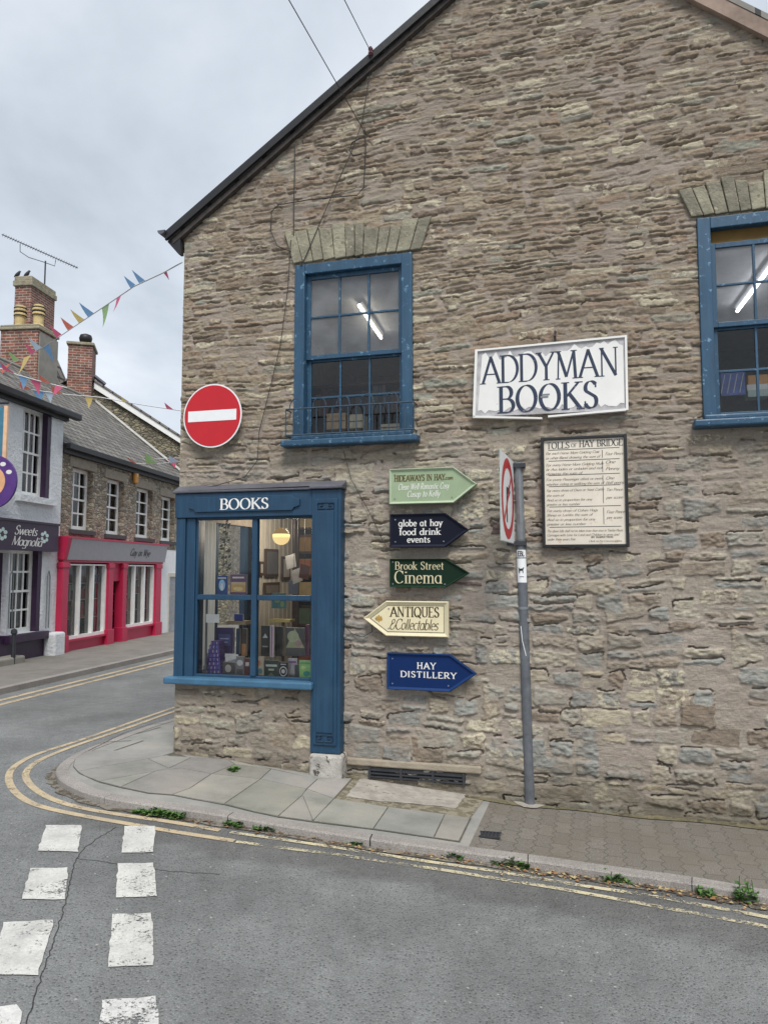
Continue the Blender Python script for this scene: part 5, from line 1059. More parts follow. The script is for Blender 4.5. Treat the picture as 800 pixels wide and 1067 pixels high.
# ============================================================ TERRACE ACROSS THE STREET
def TP(x, y, off=0.): return T.px(x, y, off)
zg = lambda u: hroad(*T.world((u, 0, 0))[:2])+.08
def far_sash(h, par, mat, nc, nr1, nr2, dep=.13, label=None, reveal=None, curtain=None):
    a, c, d, e = h; b = B(); w = .07; b.box(a, a+w, dep, dep+.06, d, e); b.box(c-w, c, dep, dep+.06, d, e); b.box(a+w, c-w, dep+.001, dep+.06, e-w, e); b.box(a+w, c-w, dep+.001, dep+.06, d, d+w+.02)
    m_ = (d+e)/2; b.box(a+w, c-w, dep+.002, dep+.05, m_-.02, m_+.02); bar_grid(b, a+w, c-w, m_+.02, e-w, nc, nr1, dep+.01, dep+.04, .034); bar_grid(b, a+w, c-w, d+w+.02, m_-.02, nc, nr2, dep+.02, dep+.05, .034)
    f = b.build('window', mat, par)
    if label: f['label'] = label
    q = B(); q.quad((a+w, dep+.03, d+w), (c-w, dep+.03, d+w), (c-w, dep+.03, e-w), (a+w, dep+.03, e-w)); q.build('pane', 'glass2', f)
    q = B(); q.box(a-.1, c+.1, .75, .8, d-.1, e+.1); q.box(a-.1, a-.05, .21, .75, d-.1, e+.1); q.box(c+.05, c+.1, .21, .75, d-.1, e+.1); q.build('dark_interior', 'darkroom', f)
    if curtain:
        q = B()
        for k in range(2):
            x0 = a+w if k == 0 else c-w-.28*(c-a)
            for i in range(4): q.box(x0+i*.07*(c-a), x0+(i+.8)*.07*(c-a), dep+.10+.01*(i % 2), dep+.13+.01*(i % 2), d+.05, e-.05)
        q.build('curtain', curtain, f)
    return f
# --- stone shop house with cerise shopfront
U0 = TP(58, 690, .06)[0]; U1 = TP(186, 668)[0]+.6
ze0 = TP(60, 450)[1]; ze1 = TP(187, 505)[1]; ze = (ze0+ze1)/2
house = thing('terrace_house', 'stone terraced house with four sash windows above a cerise shopfront', 'building', T, (U0, 0, zg(U0)))
wins = []
for (x0, x1, y0, y1) in ((77, 92.5, 484, 551), (113, 125, 498, 557), (143.5, 155, 509, 561), (169.5, 178, 520, 565)):
    a, z_t = TP((x0+x1)/2-2, (y0)); u_a, _ = TP(x0-1, y0); u_c, _ = TP(x1+3, y1); _, z_b = TP((x0+x1)/2, y1); wins.append((u_a, u_c, z_b, z_t))
zwb = sum(w[2] for w in wins)/4; zwt = sum(w[3] for w in wins)/4
wins = [(w[0], w[1], (w[2]+zwb)/2, (w[3]+zwt)/2) for w in wins]
fu0, fu1 = TP(64, 690, .18)[0], TP(168, 668, .18)[0]; zf1 = (TP(63, 556, .25)[1]+TP(176, 572, .25)[1])/2; zf0 = zf1-.42; zft = zf1
hole = (fu0+.1, fu1-.1, zg(U0)-.3, zf0+.1)
b = B(); panel(b, U0, U1+6, -1.2, ze+.02, wins+[hole], 0, .22); b.build('front_wall', 'farstone', house)
b = B(); b.box(U0+.01, U1+5.9, 5.9, 6.0, -1.2, ze); b.box(U1+5.9, U1+6, .1, 6.0, -1.2, ze); b.build('rear_wall', 'farstone', house)
for i, w in enumerate(wins):
    far_sash(w, house, 'white', 2 if i else 3, 2, 2, label=None)
    b = B(); b.box(w[0]-.08, w[1]+.08, -.06, .12, w[2]-.09, w[2]-.002); b.build('sill', pl('slate_sill', (.06, .06, .065), .7), house)
    b = B(); b.box(w[0]-.12, w[1]+.12, -.012, .03, w[3]+.003, w[3]+.20); b.build('window_lintel', pl('lintel_stone', (.30, .26, .21), .9, .2, 8, .5, 20), house)
# roof planes
def roofslab(par, u0, u1, zE, off_r, zR, over=.18, mat='slate', both=True):
    """pitched slate roof: own object rotated so that its texture lies in the slope"""
    sl = math.atan2(zR-zE, off_r); Ls = math.hypot(zR-zE, off_r)+over
    o_ = ORG[par.name]
    for side in ((0, 1) if both else (0,)):
        b = B(); n = 14
        b.box(0, u1-u0, -over, Ls-over+.0, -.03, .03); me_o = b.build('roof', mat, None); me_o.parent = par
        me_o.location = (u0-o_[0], (0 if side == 0 else 2*off_r)-o_[1], zE-o_[2]); me_o.rotation_euler = (sl if side == 0 else math.pi-sl, 0, 0)
        me_o.matrix_local = Matrix.Translation(me_o.location) @ (Matrix.Rotation(sl, 4, 'X') if side == 0 else Matrix.Translation((u1-u0, 0, 0)) @ Matrix.Rotation(math.pi, 4, 'Z') @ Matrix.Rotation(sl, 4, 'X'))
    return sl
OR = 3.0; zR = TP(82, 412, -OR)[1]; ure = TP(82, 412, -OR)[0]
UE = max(ure, U1)
roofslab(house, U0, UE, ze, OR, zR)
b = B(); b.tube([(U0, OR, zR+.03), (UE, OR, zR+.03)], .07, 8); b.build('ridge_tiles', 'cement', house)
b = B(); b.tube([(UE, -.15, ze-.02), (UE, OR, zR+.06)], .05, 4); b.build('verge', pl('lime_verge', (.42, .41, .38), .9), house)
b = B(); b.prism([(0, 0)]*0 or [(U0-.0, ze-.14), (UE, ze-.14), (UE, ze-.04), (U0, ze-.04)], -.22, -.10); b.build('gutter', 'black', house)
b = B(); b.box(U0, UE, -.10, -.01, ze-.22, ze-.06); b.build('fascia_board', 'black', house)
# gable infill at the far end
b = B(); b.add([(UE-.05, 0, ze-.02), (UE-.05, 2*OR, ze-.02), (UE-.05, OR, zR-.02)], [(0, 1, 2)]); b.build('gable_end', 'farstone2', house)
# shopfront
b = B(); yS = -.16
sfu = fu1-fu0; b.box(fu0-.02, fu1+.05, yS, .05, zf0-.05, zf0); sfr = b.build('shopfront', 'pink', house)
sfr['label'] = 'cerise painted shopfront with grey fascia reading Gay on Wye'
b = B(); b.add([(fu0+.05, yS-.03, zf0), (fu1+.08, yS-.03, zf0), (fu1+.05, yS-.12, zft), (fu0+.05, yS-.12, zft), (fu0+.05, .0, zf0), (fu1+.08, .0, zf0), (fu1+.05, .0, zft), (fu0+.05, .0, zft)], [(0, 1, 2, 3), (3, 2, 6, 7), (1, 5, 6, 2), (0, 3, 7, 4), (0, 4, 5, 1)]); b.build('fascia', 'fasciagrey', sfr)
b = B(); b.add([(fu0-.06, yS-.04, zf0), (fu0+.05, yS-.04, zf0), (fu0+.05, yS-.14, zft+.02), (fu0-.10, yS-.14, zft+.02), (fu0-.06, .0, zf0), (fu0+.05, .0, zf0), (fu0+.05, .0, zft+.02), (fu0-.10, .0, zft+.02)], [(0, 1, 2, 3), (3, 2, 6, 7), (1, 5, 6, 2), (0, 3, 7, 4), (0, 4, 5, 1)]); b.box(fu0-.1, fu1+.1, yS-.14, .0, zft, zft+.035); b.build('console', 'pink', sfr)
ft = text(B(), 'Gay on Wye', 0, 0, .17, 0, width=1.05, w=.13, contrast=.5, serif=False, slant=.2); uc_ = TP(137, 565)[0]
tl = math.atan2(.09, zft-zf0)
b = B(); b.f = ft.f; b.v = [(uc_+x, yS-.075+y-z*math.sin(tl)-.006, (zf0+zft)/2+z*math.cos(tl)) for x, y, z in ft.v]; b.build('lettering', 'ink', sfr)
# pilasters and door bay positions
cols = [tuple(TP(x, 640, .18)[0] for x in p) for p in ((64, 70.5), (112.5, 117.5), (127.5, 131.5), (162, 167.5))]
zg0, zg3 = zg(cols[0][0]), zg(cols[3][0])
for (a, c) in cols:
    g_ = zg((a+c)/2); b = B(); b.box(a, c, yS-.02, .02, g_-.05, zf0-.05); b.box(a-.03, c+.03, yS-.05, .02, g_-.05, g_+.32); b.box(a-.02, c+.02, yS-.04, .02, zf0-.16, zf0-.06); b.build('pilaster', 'pink', sfr, bevel=.01)
def shopwin(a, c, zs_, ncol, seed, lab):
    g_ = zg((a+c)/2); b = B(); b.box(a, c, yS+.06, .02, g_-.1, zs_-.04); b.box(a, c, yS-.01, .02, zs_-.04, zs_+.0); b.build('stallriser', 'pink', sfr)
    b = B(); w = .06; zt_ = zf0-.08; b.box(a, a+w, yS+.04, .04, zs_, zt_); b.box(c-w, c, yS+.04, .04, zs_, zt_); b.box(a+w, c-w, yS+.041, .04, zs_, zs_+w); b.box(a+w, c-w, yS+.041, .04, zt_-w*.5, zt_)
    for i in range(1, ncol): u = a+(c-a)*i/ncol; b.box(u-w/2, u+w/2, yS+.042, .04, zs_+w, zt_-w*.5)
    f = b.build('display_window', 'white', sfr); f['label'] = lab
    q = B(); q.quad((a+w, yS+.12, zs_+w), (c-w, yS+.12, zs_+w), (c-w, yS+.12, zt_), (a+w, yS+.12, zt_)); q.build('pane', 'glass2', f)
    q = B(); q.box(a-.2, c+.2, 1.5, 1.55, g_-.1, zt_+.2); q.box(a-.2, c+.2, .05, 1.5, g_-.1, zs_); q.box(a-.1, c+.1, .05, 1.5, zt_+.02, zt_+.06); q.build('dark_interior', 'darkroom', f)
    rs = random.Random(seed)
    cl = [(.5, .06, .06), (.55, .5, .42), (.1, .16, .22), (.42, .28, .1), (.1, .2, .1), (.6, .6, .58), (.3, .05, .12), (.18, .1, .06), (.05, .06, .1)]
    for k in range(44):
        u = rs.uniform(a+.1, c-.25); z = zs_+.02+rs.choice([0, .37, .75, 1.09]); w_, h_ = rs.uniform(.10, .26), rs.uniform(.16, .33); y_ = .0+rs.uniform(0, .14); cc = rs.choice(cl)
        q = B(); q.box(u, u+w_, y_, y_+.03, z+.003, z+h_); 
        o = tag(q.build('displayed_book', pl('shopitem_%d' % int(cc[0]*100+cc[1]*37), cc, .6), frame=T, org=(u, y_, z)), 'small book or card on display in the cerise shop window', 'book', 'goods displayed in the cerise shop windows')
    for z in (.37, .75, 1.09):
        q = B(); q.box(a+.08, c-.08, .03, .40, zs_+z-.0, zs_+z+.018); q.build('shelf', 'cream', f)
zs_l = TP(90, 664, .18)[1]; 
shopwin(cols[0][1], cols[1][0], zs_l, 3, 1, 'three light white framed shop window left of the door')
shopwin(cols[2][1], cols[3][0], (zs_l+TP(147, 650, .18)[1])/2, 3, 2, 'three light white framed shop window right of the door')
a, c = cols[1][1], cols[2][0]; g_ = zg(a); b = B(); b.box(a-.02, c+.02, .25, .30, g_-.05, zf0-.05); b.box(a-.02, c+.02, yS+.06, .25, zf0-.45, zf0-.05); b.build('shop_door', 'pink_dark', sfr)
b = B()
for (z0_, z1_) in ((.2, .8), (.95, 1.7)): b.box(a+.08, c-.08, .235, .25, g_+z0_, g_+z1_)
b.build('door_panel', pl('cerise_panel', (.46, .016, .065), .4), sfr)
b = B(); b.tube([(a+.1, .2, g_+.95), (a+.1, .235, g_+.95)], .025, 8); b.build('door_knob', 'grey_metal', sfr)
# white cottage frontage beyond the shopfront (same terrace)
wu0 = fu1+.12; b = B(); dh = (TP(173, 640)[0], TP(182, 640)[0]); gz_ = zg(wu0)
zc_ = TP(178, 573)[1]; dh = (TP(173.5, 640)[0], TP(182.5, 640)[0], gz_-.1, TP(178, 601)[1])
cot = thing('white_cottage', 'narrow whitewashed frontage with a grey door right of the cerise shop', 'building', T, (wu0, -.05, gz_)); panel(b, wu0, wu0+4, -1.0, zc_, [dh], -.05, .2); b.box(wu0, wu0+4, -.05, -.002, zc_-.02, zc_); b.quad((wu0, -.05, -1), (wu0, -.05, zc_), (wu0, 0, zc_), (wu0, 0, -1)); b.build('front_wall', 'whitewall', cot)
b = B(); b.box(dh[0], dh[1], -.028, -.008, dh[2], dh[3]); dr = b.build('door', pl('grey_door', (.33, .34, .36), .6), cot); b = B(); b.box(dh[0]+.1, dh[1]-.1, -.034, -.027, dh[2]+1.2, dh[3]-.2); b.box(dh[0]+.1, dh[1]-.1, -.034, -.027, dh[2]+.3, dh[2]+1.05); b.build('door_panel', pl('grey_door_panel', (.29, .30, .32), .6), dr)
b = B(); b.box(dh[0]-.08, dh[0], -.07, -.045, dh[2], dh[3]+.1); b.box(dh[1], dh[1]+.08, -.07, -.045, dh[2], dh[3]+.1); b.box(dh[0], dh[1], -.07, -.045, dh[3], dh[3]+.1); b.build('door_frame', 'cream', cot)
# amber alarm box under the eaves
u, z = TP(139.5, 495); t = thing('alarm_box', 'small amber box fixed between the second and third upper windows', 'alarm box', T, (u, -.05, z)); b = B(); b.box(u-.1, u+.1, -.09, -.01, z-.2, z+.18); b.build('casing', pl('amber_plastic', (.62, .28, .04), .5), t, bevel=.03); b = B(); b.box(u-.04, u+.04, -.096, -.089, z-.05, z+.08); b.build('lens', pl('amber_lens', (.75, .45, .12), .3), t)

# --- sweet shop, pale rendered
sw = thing('sweet_shop', 'pale grey rendered shop with purple fascia reading Sweets Magnolia', 'building', T, (U0-2, 0, zg(U0-2)))
V0 = U0-7.0; zE2 = (TP(2, 403)[1]+TP(64, 430)[1])/2
def rect(x0, x1, ytm, ybm, off=.06): # window from photo edges: mid-x top and bottom
    a, c = TP(x0, 500, off)[0], TP(x1, 500, off)[0]; xm = (x0+x1)/2; return (a, c, TP(xm, ybm, off)[1], TP(xm, ytm, off)[1])
wA = rect(22, 52, 426, 518); wB = rect(14, 47, 573, 659); dD = (V0+2.3, TP(5, 600)[0], zg(U0-2)-.1, TP(2, 576)[1])
b = B(); panel(b, V0, U0-.005, -1.0, zE2, [wA, wB, dD], -.06, .28); b.quad((U0-.005, -.06, -1), (U0-.005, .1, -1), (U0-.005, .1, zE2), (U0-.005, -.06, zE2)); b.build('front_wall', 'render', sw)
b = B(); b.box(V0, U0-.01, 5.9, 6, -1, zE2); b.box(V0, V0+.1, .1, 5.9, -1, zE2); b.build('rear_wall', 'render', sw)
net = pl('net_curtain', (.50, .48, .50), .9); mar = pl('maroon_curtain', (.16, .02, .04), .8)
far_sash((wA[0], wA[1]-.12, wA[2], wA[3]), sw, 'white', 4, 2, 2, .06, 'upper sash window with maroon curtains and purple jamb', curtain=mar)
far_sash((wB[0], wB[1]-.12, wB[2], wB[3]), sw, 'white', 4, 2, 2, .06, 'lower sash window with purple jamb', curtain=net)
b = B()
for w in (wA, wB): b = B(); b.box(w[1]-.12, w[1]-.002, -.05, .16, w[2]+.001, w[3]-.001); b.build('window_jamb', 'purple', sw)
b = B(); b.box(wA[0]-.15, wA[1]+.15, -.16, .06, wA[2]-.12, wA[2]-.002); b.build('sill', 'render', sw); b = B(); b.box(wB[0]-.1, wB[1]+.12, -.18, .06, wB[2]-.14, wB[2]-.002); b.build('sill', 'purple', sw, bevel=.01)
b = B(); b.box(V0, TP(50, 600)[0]+.05, -.075, -.058, -1., zg(U0-1)+.42); b.build('plinth_band', 'purple', sw)
b = B(); b.box(dD[0], dD[1], .05, .1, dD[2], dD[3]); dr = b.build('door', 'purple', sw); b = B(); b.box(dD[0]+.1, dD[1]-.12, .04, .05, dD[2]+.3, dD[2]+1.0); b.box(dD[0]+.1, dD[1]-.12, .04, .05, dD[2]+1.15, dD[3]-.15); b.build('door_panel', 'purple2', dr)
fa = rect(-60, 56.5, 545, 571); zA0, zA1 = TP(30, 572.5)[1], TP(30, 546)[1]
b = B(); b.box(V0+.3, fa[1], -.19, -.062, zA0, zA1); fs_ = b.build('fascia', 'purple', sw); b = B(); b.box(V0+.3, fa[1]+.02, -.21, -.062, zA1, zA1+.04); b.box(V0+.3, fa[1]+.02, -.2, -.062, zA0-.03, zA0); b.build('moulding', 'purple', fs_)
us_ = TP(29, 559, .2)[0]; b = text(B(), 'Sweets', us_-.05, (zA0+zA1)/2+.09, .16, -.1915, width=.68, w=.13, contrast=.45, serif=False, slant=.3, gap=-.02); text(b, 'Magnolia', us_-.0, (zA0+zA1)/2-.10, .16, -.1915, width=.92, w=.13, contrast=.45, serif=False, slant=.3, gap=-.02); b.build('lettering', 'signwhite', fs_)
b = B()
for x_ in (3, 47):
    u_ = TP(x_, 558, .2)[0]; zz = (zA0+zA1)/2
    for k in range(6): a_ = k*1.05+.4; cx_, cz_ = u_+.09*math.cos(a_), zz+.08*math.sin(a_); b.add([(cx_+.05*math.cos(q)*(.9 if k % 2 else 1.1), -.1915-.0005*k, cz_+.035*math.sin(q)) for q in [2*math.pi*i/10 for i in range(10)]], [tuple(range(9, -1, -1))])
b.build('painted_flowers', pl('pale_flower', (.55, .68, .66), .6), fs_)
zR2 = TP(0, 371, -OR)[1]
OR2 = OR; roofslab(sw, V0, U0+.25, zE2, OR2, max(zR, zE2+1.9))
b = B(); b.box(V0, U0+.3, -.28, -.14, zE2-.14, zE2-.02); b.build('gutter', 'black', sw, bevel=.02); b = B(); b.box(V0, U0+.05, -.14, -.062, zE2-.2, zE2-.05); b.build('fascia_board', 'black', sw)
# hoop rails drawn in wire on both sides of the lower window
b = B()
for x0_, x1_ in ((9, 15), (48, 53)):
    a_, z_b = TP(x0_, 655, .1); c_, z_t = TP(x1_, 595, .1); b.tube([(a_, -.09, z_b), (a_, -.09, z_t-.1), ((a_+c_)/2, -.09, z_t), (c_, -.09, z_t-.1), (c_, -.09, z_b)], .012, 5)
b.build('wire_trellis', 'grey_metal', sw)
# corner block, post
gb = zg(U0); u0_ = TP(51.5, 680, .2)[0]; t = thing('stone_block', 'white painted stone block at the foot of the wall between the two shops', 'block', T, (u0_, -.1, gb-.1)); b = B(); b.box(u0_, u0_+.38, -.30, -.065, gb-.15, gb+.42); b.build('block_body', 'render', t, bevel=.04)
u_, _ = TP(13.5, 690, .35); g2_ = zg(u_); t = thing('hitching_post', 'short black iron post standing before the sweet shop', 'post', T, (u_, -.35, g2_)); b = B(); b.tube([(u_, -.35, g2_-.05), (u_, -.35, g2_+.5)], .035, 8); b.build('shaft', 'iron', t); b = B(); b.lathe([(.02, .48), (.055, .52), (.05, .57), (.01, .6)], (u_, -.35, g2_), 10); b.build('cap', 'iron', t)
t = thing('door_step', 'worn pale stone step below the sweet shop door', 'step', T, (dD[1]-.5, -.2, g2_)); b = B(); b.box(dD[0], dD[1]+.1, -.38, -.08, g2_-.15, g2_+.12); b.build('tread', 'cement', t, bevel=.03)
# hanging signs at the left edge
ho = .75
uc_, zc_ = T.px(-9, 502, ho); 
t = thing('round_hanging_sign', 'round violet sign with an orange centre beside the sweet shop wall', 'sign', T, (uc_, -ho, zc_)); 
X = Frame(0, 0, 0)
def hdisc(b, r, x0, x1, m=36, dz=0):
    b.add([(uc_+x, -ho+r*math.cos(2*math.pi*k/m), zc_+dz+r*math.sin(2*math.pi*k/m)) for x in (x0, x1) for k in range(m)], [tuple(range(m-1, -1, -1)), tuple(range(m, 2*m))]+[(k, (k+1) % m, m+(k+1) % m, m+k) for k in range(m)])
b = B(); hdisc(b, .42, -.02, .02); b.build('disc', 'purple2', t); b = B(); hdisc(b, .24, -.025, .025); b.build('centre', pl('peach', (.75, .42, .22), .5), t)
b = B(); 
for k in range(4): hdisc(b, .07, -.028-.001*k, .028+.001*k, 12, dz=-.12+.08*k)
b.build('sweet_picture', pl('sky_blue_paint', (.2, .42, .6), .5), t)
b = B()
for k in range(9):
    a_ = R(-70+k*28); b.add([(uc_-.023, -ho+.33*math.cos(a_)+.05*math.cos(q), zc_+.33*math.sin(a_)+.035*math.sin(q)) for q in [2*math.pi*i/8 for i in range(8)]], [tuple(range(7, -1, -1))])
b.build('white_petals', 'signwhite', t)
u2, z2a = T.px(4, 482, .62); _, z2b = T.px(4, 422, .62)
b = B(); b.box(u2-.02, u2+.02, -.66, -.60, z2a, z2b); t2 = thing('hanging_banner', 'tall narrow blue panel with a peach edge above the round sign', 'sign', T, (u2, -.6, z2a)); b.build('edge_strip', pl('peach_edge', (.78, .50, .32), .6), t2); b = B(); b.box(u2-.015, u2+.015, -.60, -.10, z2a+.02, z2b-.02); b.build('panel', pl('sea_blue', (.06, .2, .3), .6), t2)
b = B(); b.tube([(u2, -.66, z2b+.05), (u2, -.05, z2b+.05)], .02, 6); b.tube([(u2, -.1, z2b+.25), (u2, -.5, z2b+.05)], .015, 5); b.build('bracket', 'iron', t2)
b = B(); b.tube([(uc_, -ho, zc_+.42), (uc_, -ho, z2a+.02)], .012, 5); b.build('link', 'iron', t)

# --- chimneys
def chimney(x0, x1, x2, yt, off, dep_ratio, zb, lab, pots=(), mat='brick', side=None, par=None, cap=.16):
    """front face x0..x1 looks towards the camera, side face x1..x2 runs along the street"""
    ua, z_t = T.px(x1, yt, -off); ub, _ = T.px(x2, yt, -off)
    # width across (towards the back): project x0 on the perpendicular plane
    Yc = T.world((ua, off, 0))
    wpx = (x1-x0)/F*math.hypot(Yc[0], Yc[1])*1.04
    return ua, ub, off, off+wpx, z_t
def stack(par, x0, x1, x2, yt, off, zb, mat='brick', cap=.14, bands=1):
    ua, ub, y0, y1, zt_ = chimney(x0, x1, x2, yt, off, 0, zb, '')
    b = B(); b.box(ua, ub, y0, y1, zb, zt_-cap); ch = b.build('chimney', mat, par)
    b = B(); b.box(ua-.05, ub+.05, y0-.05, y1+.05, zt_-cap, zt_-cap*.45); b.box(ua-.02, ub+.02, y0-.02, y1+.02, zt_-cap*.45, zt_); b.build('chimney_cap', 'cap', ch, bevel=.02)
    return ch, ua, ub, y0, y1, zt_
ch, ua, ub, y0, y1, ztp = stack(house, 3, 40, 60, 337, OR-.35, ze)
b = B(); b.box(ua+.05, ub+.012, y0-.03, y0-.001, ze, ztp-.2); b.build('cement_face', 'cement', ch)
for k, f_ in enumerate((.28, .78)):
    yc = y1-(y1-y0)*f_; b = B(); xc = ua+.35; b.lathe([(.14, 0), (.15, .05), (.12, .1), (.13, .3), (.155, .34), (.155, .38), (.13, .42), (.155, .46), (.155, .5), (.13, .54), (.12, .6), (.05, .62)], (xc, yc, ztp), 14); pt_ = b.build('chimney_pot', 'pot', ch, smooth=False)
    b = B(); 
    for z_ in (.32, .42, .52): b.lathe([(.158, z_), (.158, z_+.025)], (xc, yc, ztp), 14)
    b.build('louvre', 'potband', pt_)
# taller stack behind, on its own house
hb = thing('rear_house', 'brick stack and roof of a house behind the terrace', 'building', T, (U0+6, OR+1.5, ze))
ch2, ua2, ub2, ya2, yb2, zt2 = stack(hb, 17, 33, 58, 287, OR+1.7, ze, cap=.3)
b = B(); zp = T.px(60, 370, -(OR+.8))[1]; uq, _ = T.px(61, 400, -(OR+.8)); b.add([(uq, OR+.8, ze-.5), (uq, OR+.0, ze+.6), (uq, OR+1.6, zp+.4), (uq, OR+6, zp-1.5), (uq, OR+6, ze-.5)], [(4, 3, 2, 1, 0)]); b.add([(uq+.9, OR+.8, ze-.5), (uq+.9, OR+.0, ze+.6), (uq+.9, OR+1.6, zp+.4), (uq+.9, OR+6, zp-1.5)], [(0, 1, 2, 3)]); b.build('gable', 'brick', hb)
b = B(); b.add([(uq-.06, OR-.1, ze+.55), (uq-.06, OR+1.6, zp+.45), (uq+1., OR+1.6, zp+.45), (uq+1., OR-.1, ze+.55), (uq-.06, OR-.1, ze+.63), (uq-.06, OR+1.6, zp+.53), (uq+1., OR+1.6, zp+.53), (uq+1., OR-.1, ze+.63)], [(0, 1, 2, 3), (4, 7, 6, 5), (0, 4, 5, 1), (3, 2, 6, 7), (0, 3, 7, 4)]); b.build('roof', 'slate', hb)
for k in (0, 1):   # two roosting birds on the stack
    yb_ = ya2+.15+.3*k; t = thing('bird', ['dark bird perched on the tall chimney, the left of the two', 'dark bird perched on the tall chimney, the right of the two'][k], 'bird', T, (ua2+.15, yb_+.1, zt2)); b = B(); c_ = (ua2+.15, yb_+.1, zt2)
    b.tube([(c_[0], c_[1]+.10, c_[2]+.05), (c_[0], c_[1]+.04, c_[2]+.09), (c_[0], c_[1]-.02, c_[2]+.13), (c_[0], c_[1]-.06, c_[2]+.19), (c_[0], c_[1]-.08, c_[2]+.21), (c_[0], c_[1]-.12, c_[2]+.20)], [.01, .045, .055, .035, .03, .004], 8)
    b.tube([(c_[0], c_[1]-.01, c_[2]), (c_[0], c_[1]-.01, c_[2]+.1)], .008, 4); b.build('body', 'iron', t, smooth=True)
# third chimney and the stone house beyond with the white verge
Gf = Frame(*T.world((UE+1.2, 0, 0))[:2], R(15))
gb_ = thing('gable_house', 'rubble stone gable with white verge board beyond the slate roof', 'building', Gf, (0, 0, 0))
a0, z0_ = Gf.px(104, 402); a1, z1_ = Gf.px(189, 457); sl = (z1_-z0_)/(a1-a0); ax = a0-.5; az = z0_-sl*.5; rx = a1+1.5; rz = z1_+sl*1.5
b = B(); b.add([(ax-4, 0, -1), (rx, 0, -1), (rx, 0, rz), (ax, 0, az), (ax-4, 0, az+sl*4)], [(0, 1, 2, 3, 4)]); b.build('gable_wall', 'farstone2', gb_)
b = B(); b.prism([(a0-.15, z0_-sl*.15), (rx+.1, rz+sl*.1), (rx+.1, rz+sl*.1-.16), (a0-.15, z0_-sl*.15-.2)], -.10, -.03); b.build('verge_board', 'white', gb_)
b = B(); b.prism([(ax, az+.01), (rx+.2, rz+sl*.2+.01), (rx+.2, rz+sl*.2+.07), (ax, az+.07)], -.14, 8); b.prism([(ax, az+.01), (ax-4.2, az+sl*4.2+.01), (ax-4.2, az+sl*4.2+.07), (ax, az+.07)], -.14, 8); b.build('roof', 'slate', gb_)
b = B(); b.box(rx-.1, rx-.02, .02, 8, -1, rz-.1); b.box(ax-3.9, ax-3.8, .02, 8, -1, az-2); b.build('side_wall', 'farstone2', gb_)
cx0, zc0 = Gf.px(73, 362); cx1, _ = Gf.px(98, 362); b = B(); b.box(cx0, cx1, -.35, .55, az-2.2, zc0); c3 = b.build('chimney', 'brick', gb_); b = B(); b.box(cx0-.05, cx1+.05, -.4, .6, zc0, zc0+.09); b.build('chimney_cap', 'cap', c3, bevel=.02)
b = B(); b.lathe([(.1, 0), (.1, .12), (.17, .15), (.19, .25), (.16, .34), (.06, .38)], ((cx0+cx1)/2+.08, .1, zc0+.09), 14); b.build('cowl', 'black', c3, smooth=True)
b = B(); b.tube([(cx1+.05, -.12, z0_+.25), (cx1+.35, -.12, z0_+.02)], .06, 4); b.build('flashing', 'lead', gb_)
# aerial
um, zm = T.px(46.5, 296, -(OR+1.9)); _, zt_ = T.px(46.5, 271, -(OR+1.9)); ym = OR+1.9
t = thing('tv_aerial', 'long comb shaped television aerial on a mast above the tall chimney', 'aerial', T, (um, ym, zm)); b = B(); b.tube([(um, ym, zm-.4), (um, ym, zt_)], .025, 6); b.build('mast', 'iron', t)
# boom runs across the view: left end (2,244), right end (81,279)
e0 = T.px(2, 244, -ym); e1 = T.px(81, 279, -ym); Ym = Vector(T.world((um, ym, 0))[:2]); 
def apt(x, y):
    r_ = ray(x, y); tt = Ym.y/r_[1]*(1-.0*x); w_ = (r_[0]*tt, r_[1]*tt); l_ = T.local(*w_); return (l_[0], l_[1], EYE+r_[2]*tt)
A0, A1 = Vector(apt(2, 244)), Vector(apt(81, 279)); 
A0.z = A0.z-.0
b = B(); b.tube([tuple(A0), tuple(A1)], .016, 5); bm_ = b.build('boom', 'iron', t); b = B(); dv = (A1-A0)
for k in range(30):
    c_ = A0+dv*(k+.5)/30; el = Vector((1, 0, 0)).cross(dv).normalized()*0+Vector((.6, .25, .1)).normalized()*.10; b.tube([tuple(c_-Vector((.04, 0, .06))), tuple(c_+Vector((.04, 0, .06)))], .009, 4)
b.build('elements', 'iron', t)
b = B(); q = [Vector(apt(x, y)) for x, y in ((21, 254), (21, 262), (30, 268), (46, 273), (57, 277), (58, 271))]; b.tube([tuple(v) for v in q], .012, 5); b.build('brace', 'iron', t)

# opposite pavement and kerb
b = B(); pu = [V0-12+i*.5 for i in range(90)]; KW = lambda u: T.local(*gpx(0, 718, .08))[1]+( (T.local(*gpx(180, 678, .08))[1]-T.local(*gpx(0, 718, .08))[1])*(u-T.local(*gpx(0, 718, .08))[0])/(T.local(*gpx(180, 678, .08))[0]-T.local(*gpx(0, 718, .08))[0]))
def wz(u, y, dz): X_, Y_, _ = T.world((u, y, 0)); return (X_, Y_, hroad(X_, Y_)+dz)
kb = B(); ky = B()
for i in range(len(pu)-1):
    a, c = pu[i], pu[i+1]; ka, kc = KW(a), KW(c); b.quad(wz(a, ka+.13, .079), wz(c, kc+.13, .079), wz(c, .02, .079), wz(a, .02, .079))
    kb.quad(wz(a, ka, .08), wz(c, kc, .08), wz(c, kc+.13, .08), wz(a, ka+.13, .08)); kb.quad(wz(a, ka, -.03), wz(c, kc, -.03), wz(c, kc, .08), wz(a, ka, .08))
struct(b.build('far_pavement', pl('far_paving', (.20, .185, .165), .9, .2, 3, .4, 30))); struct(kb.build('far_kerb', 'kerb'))
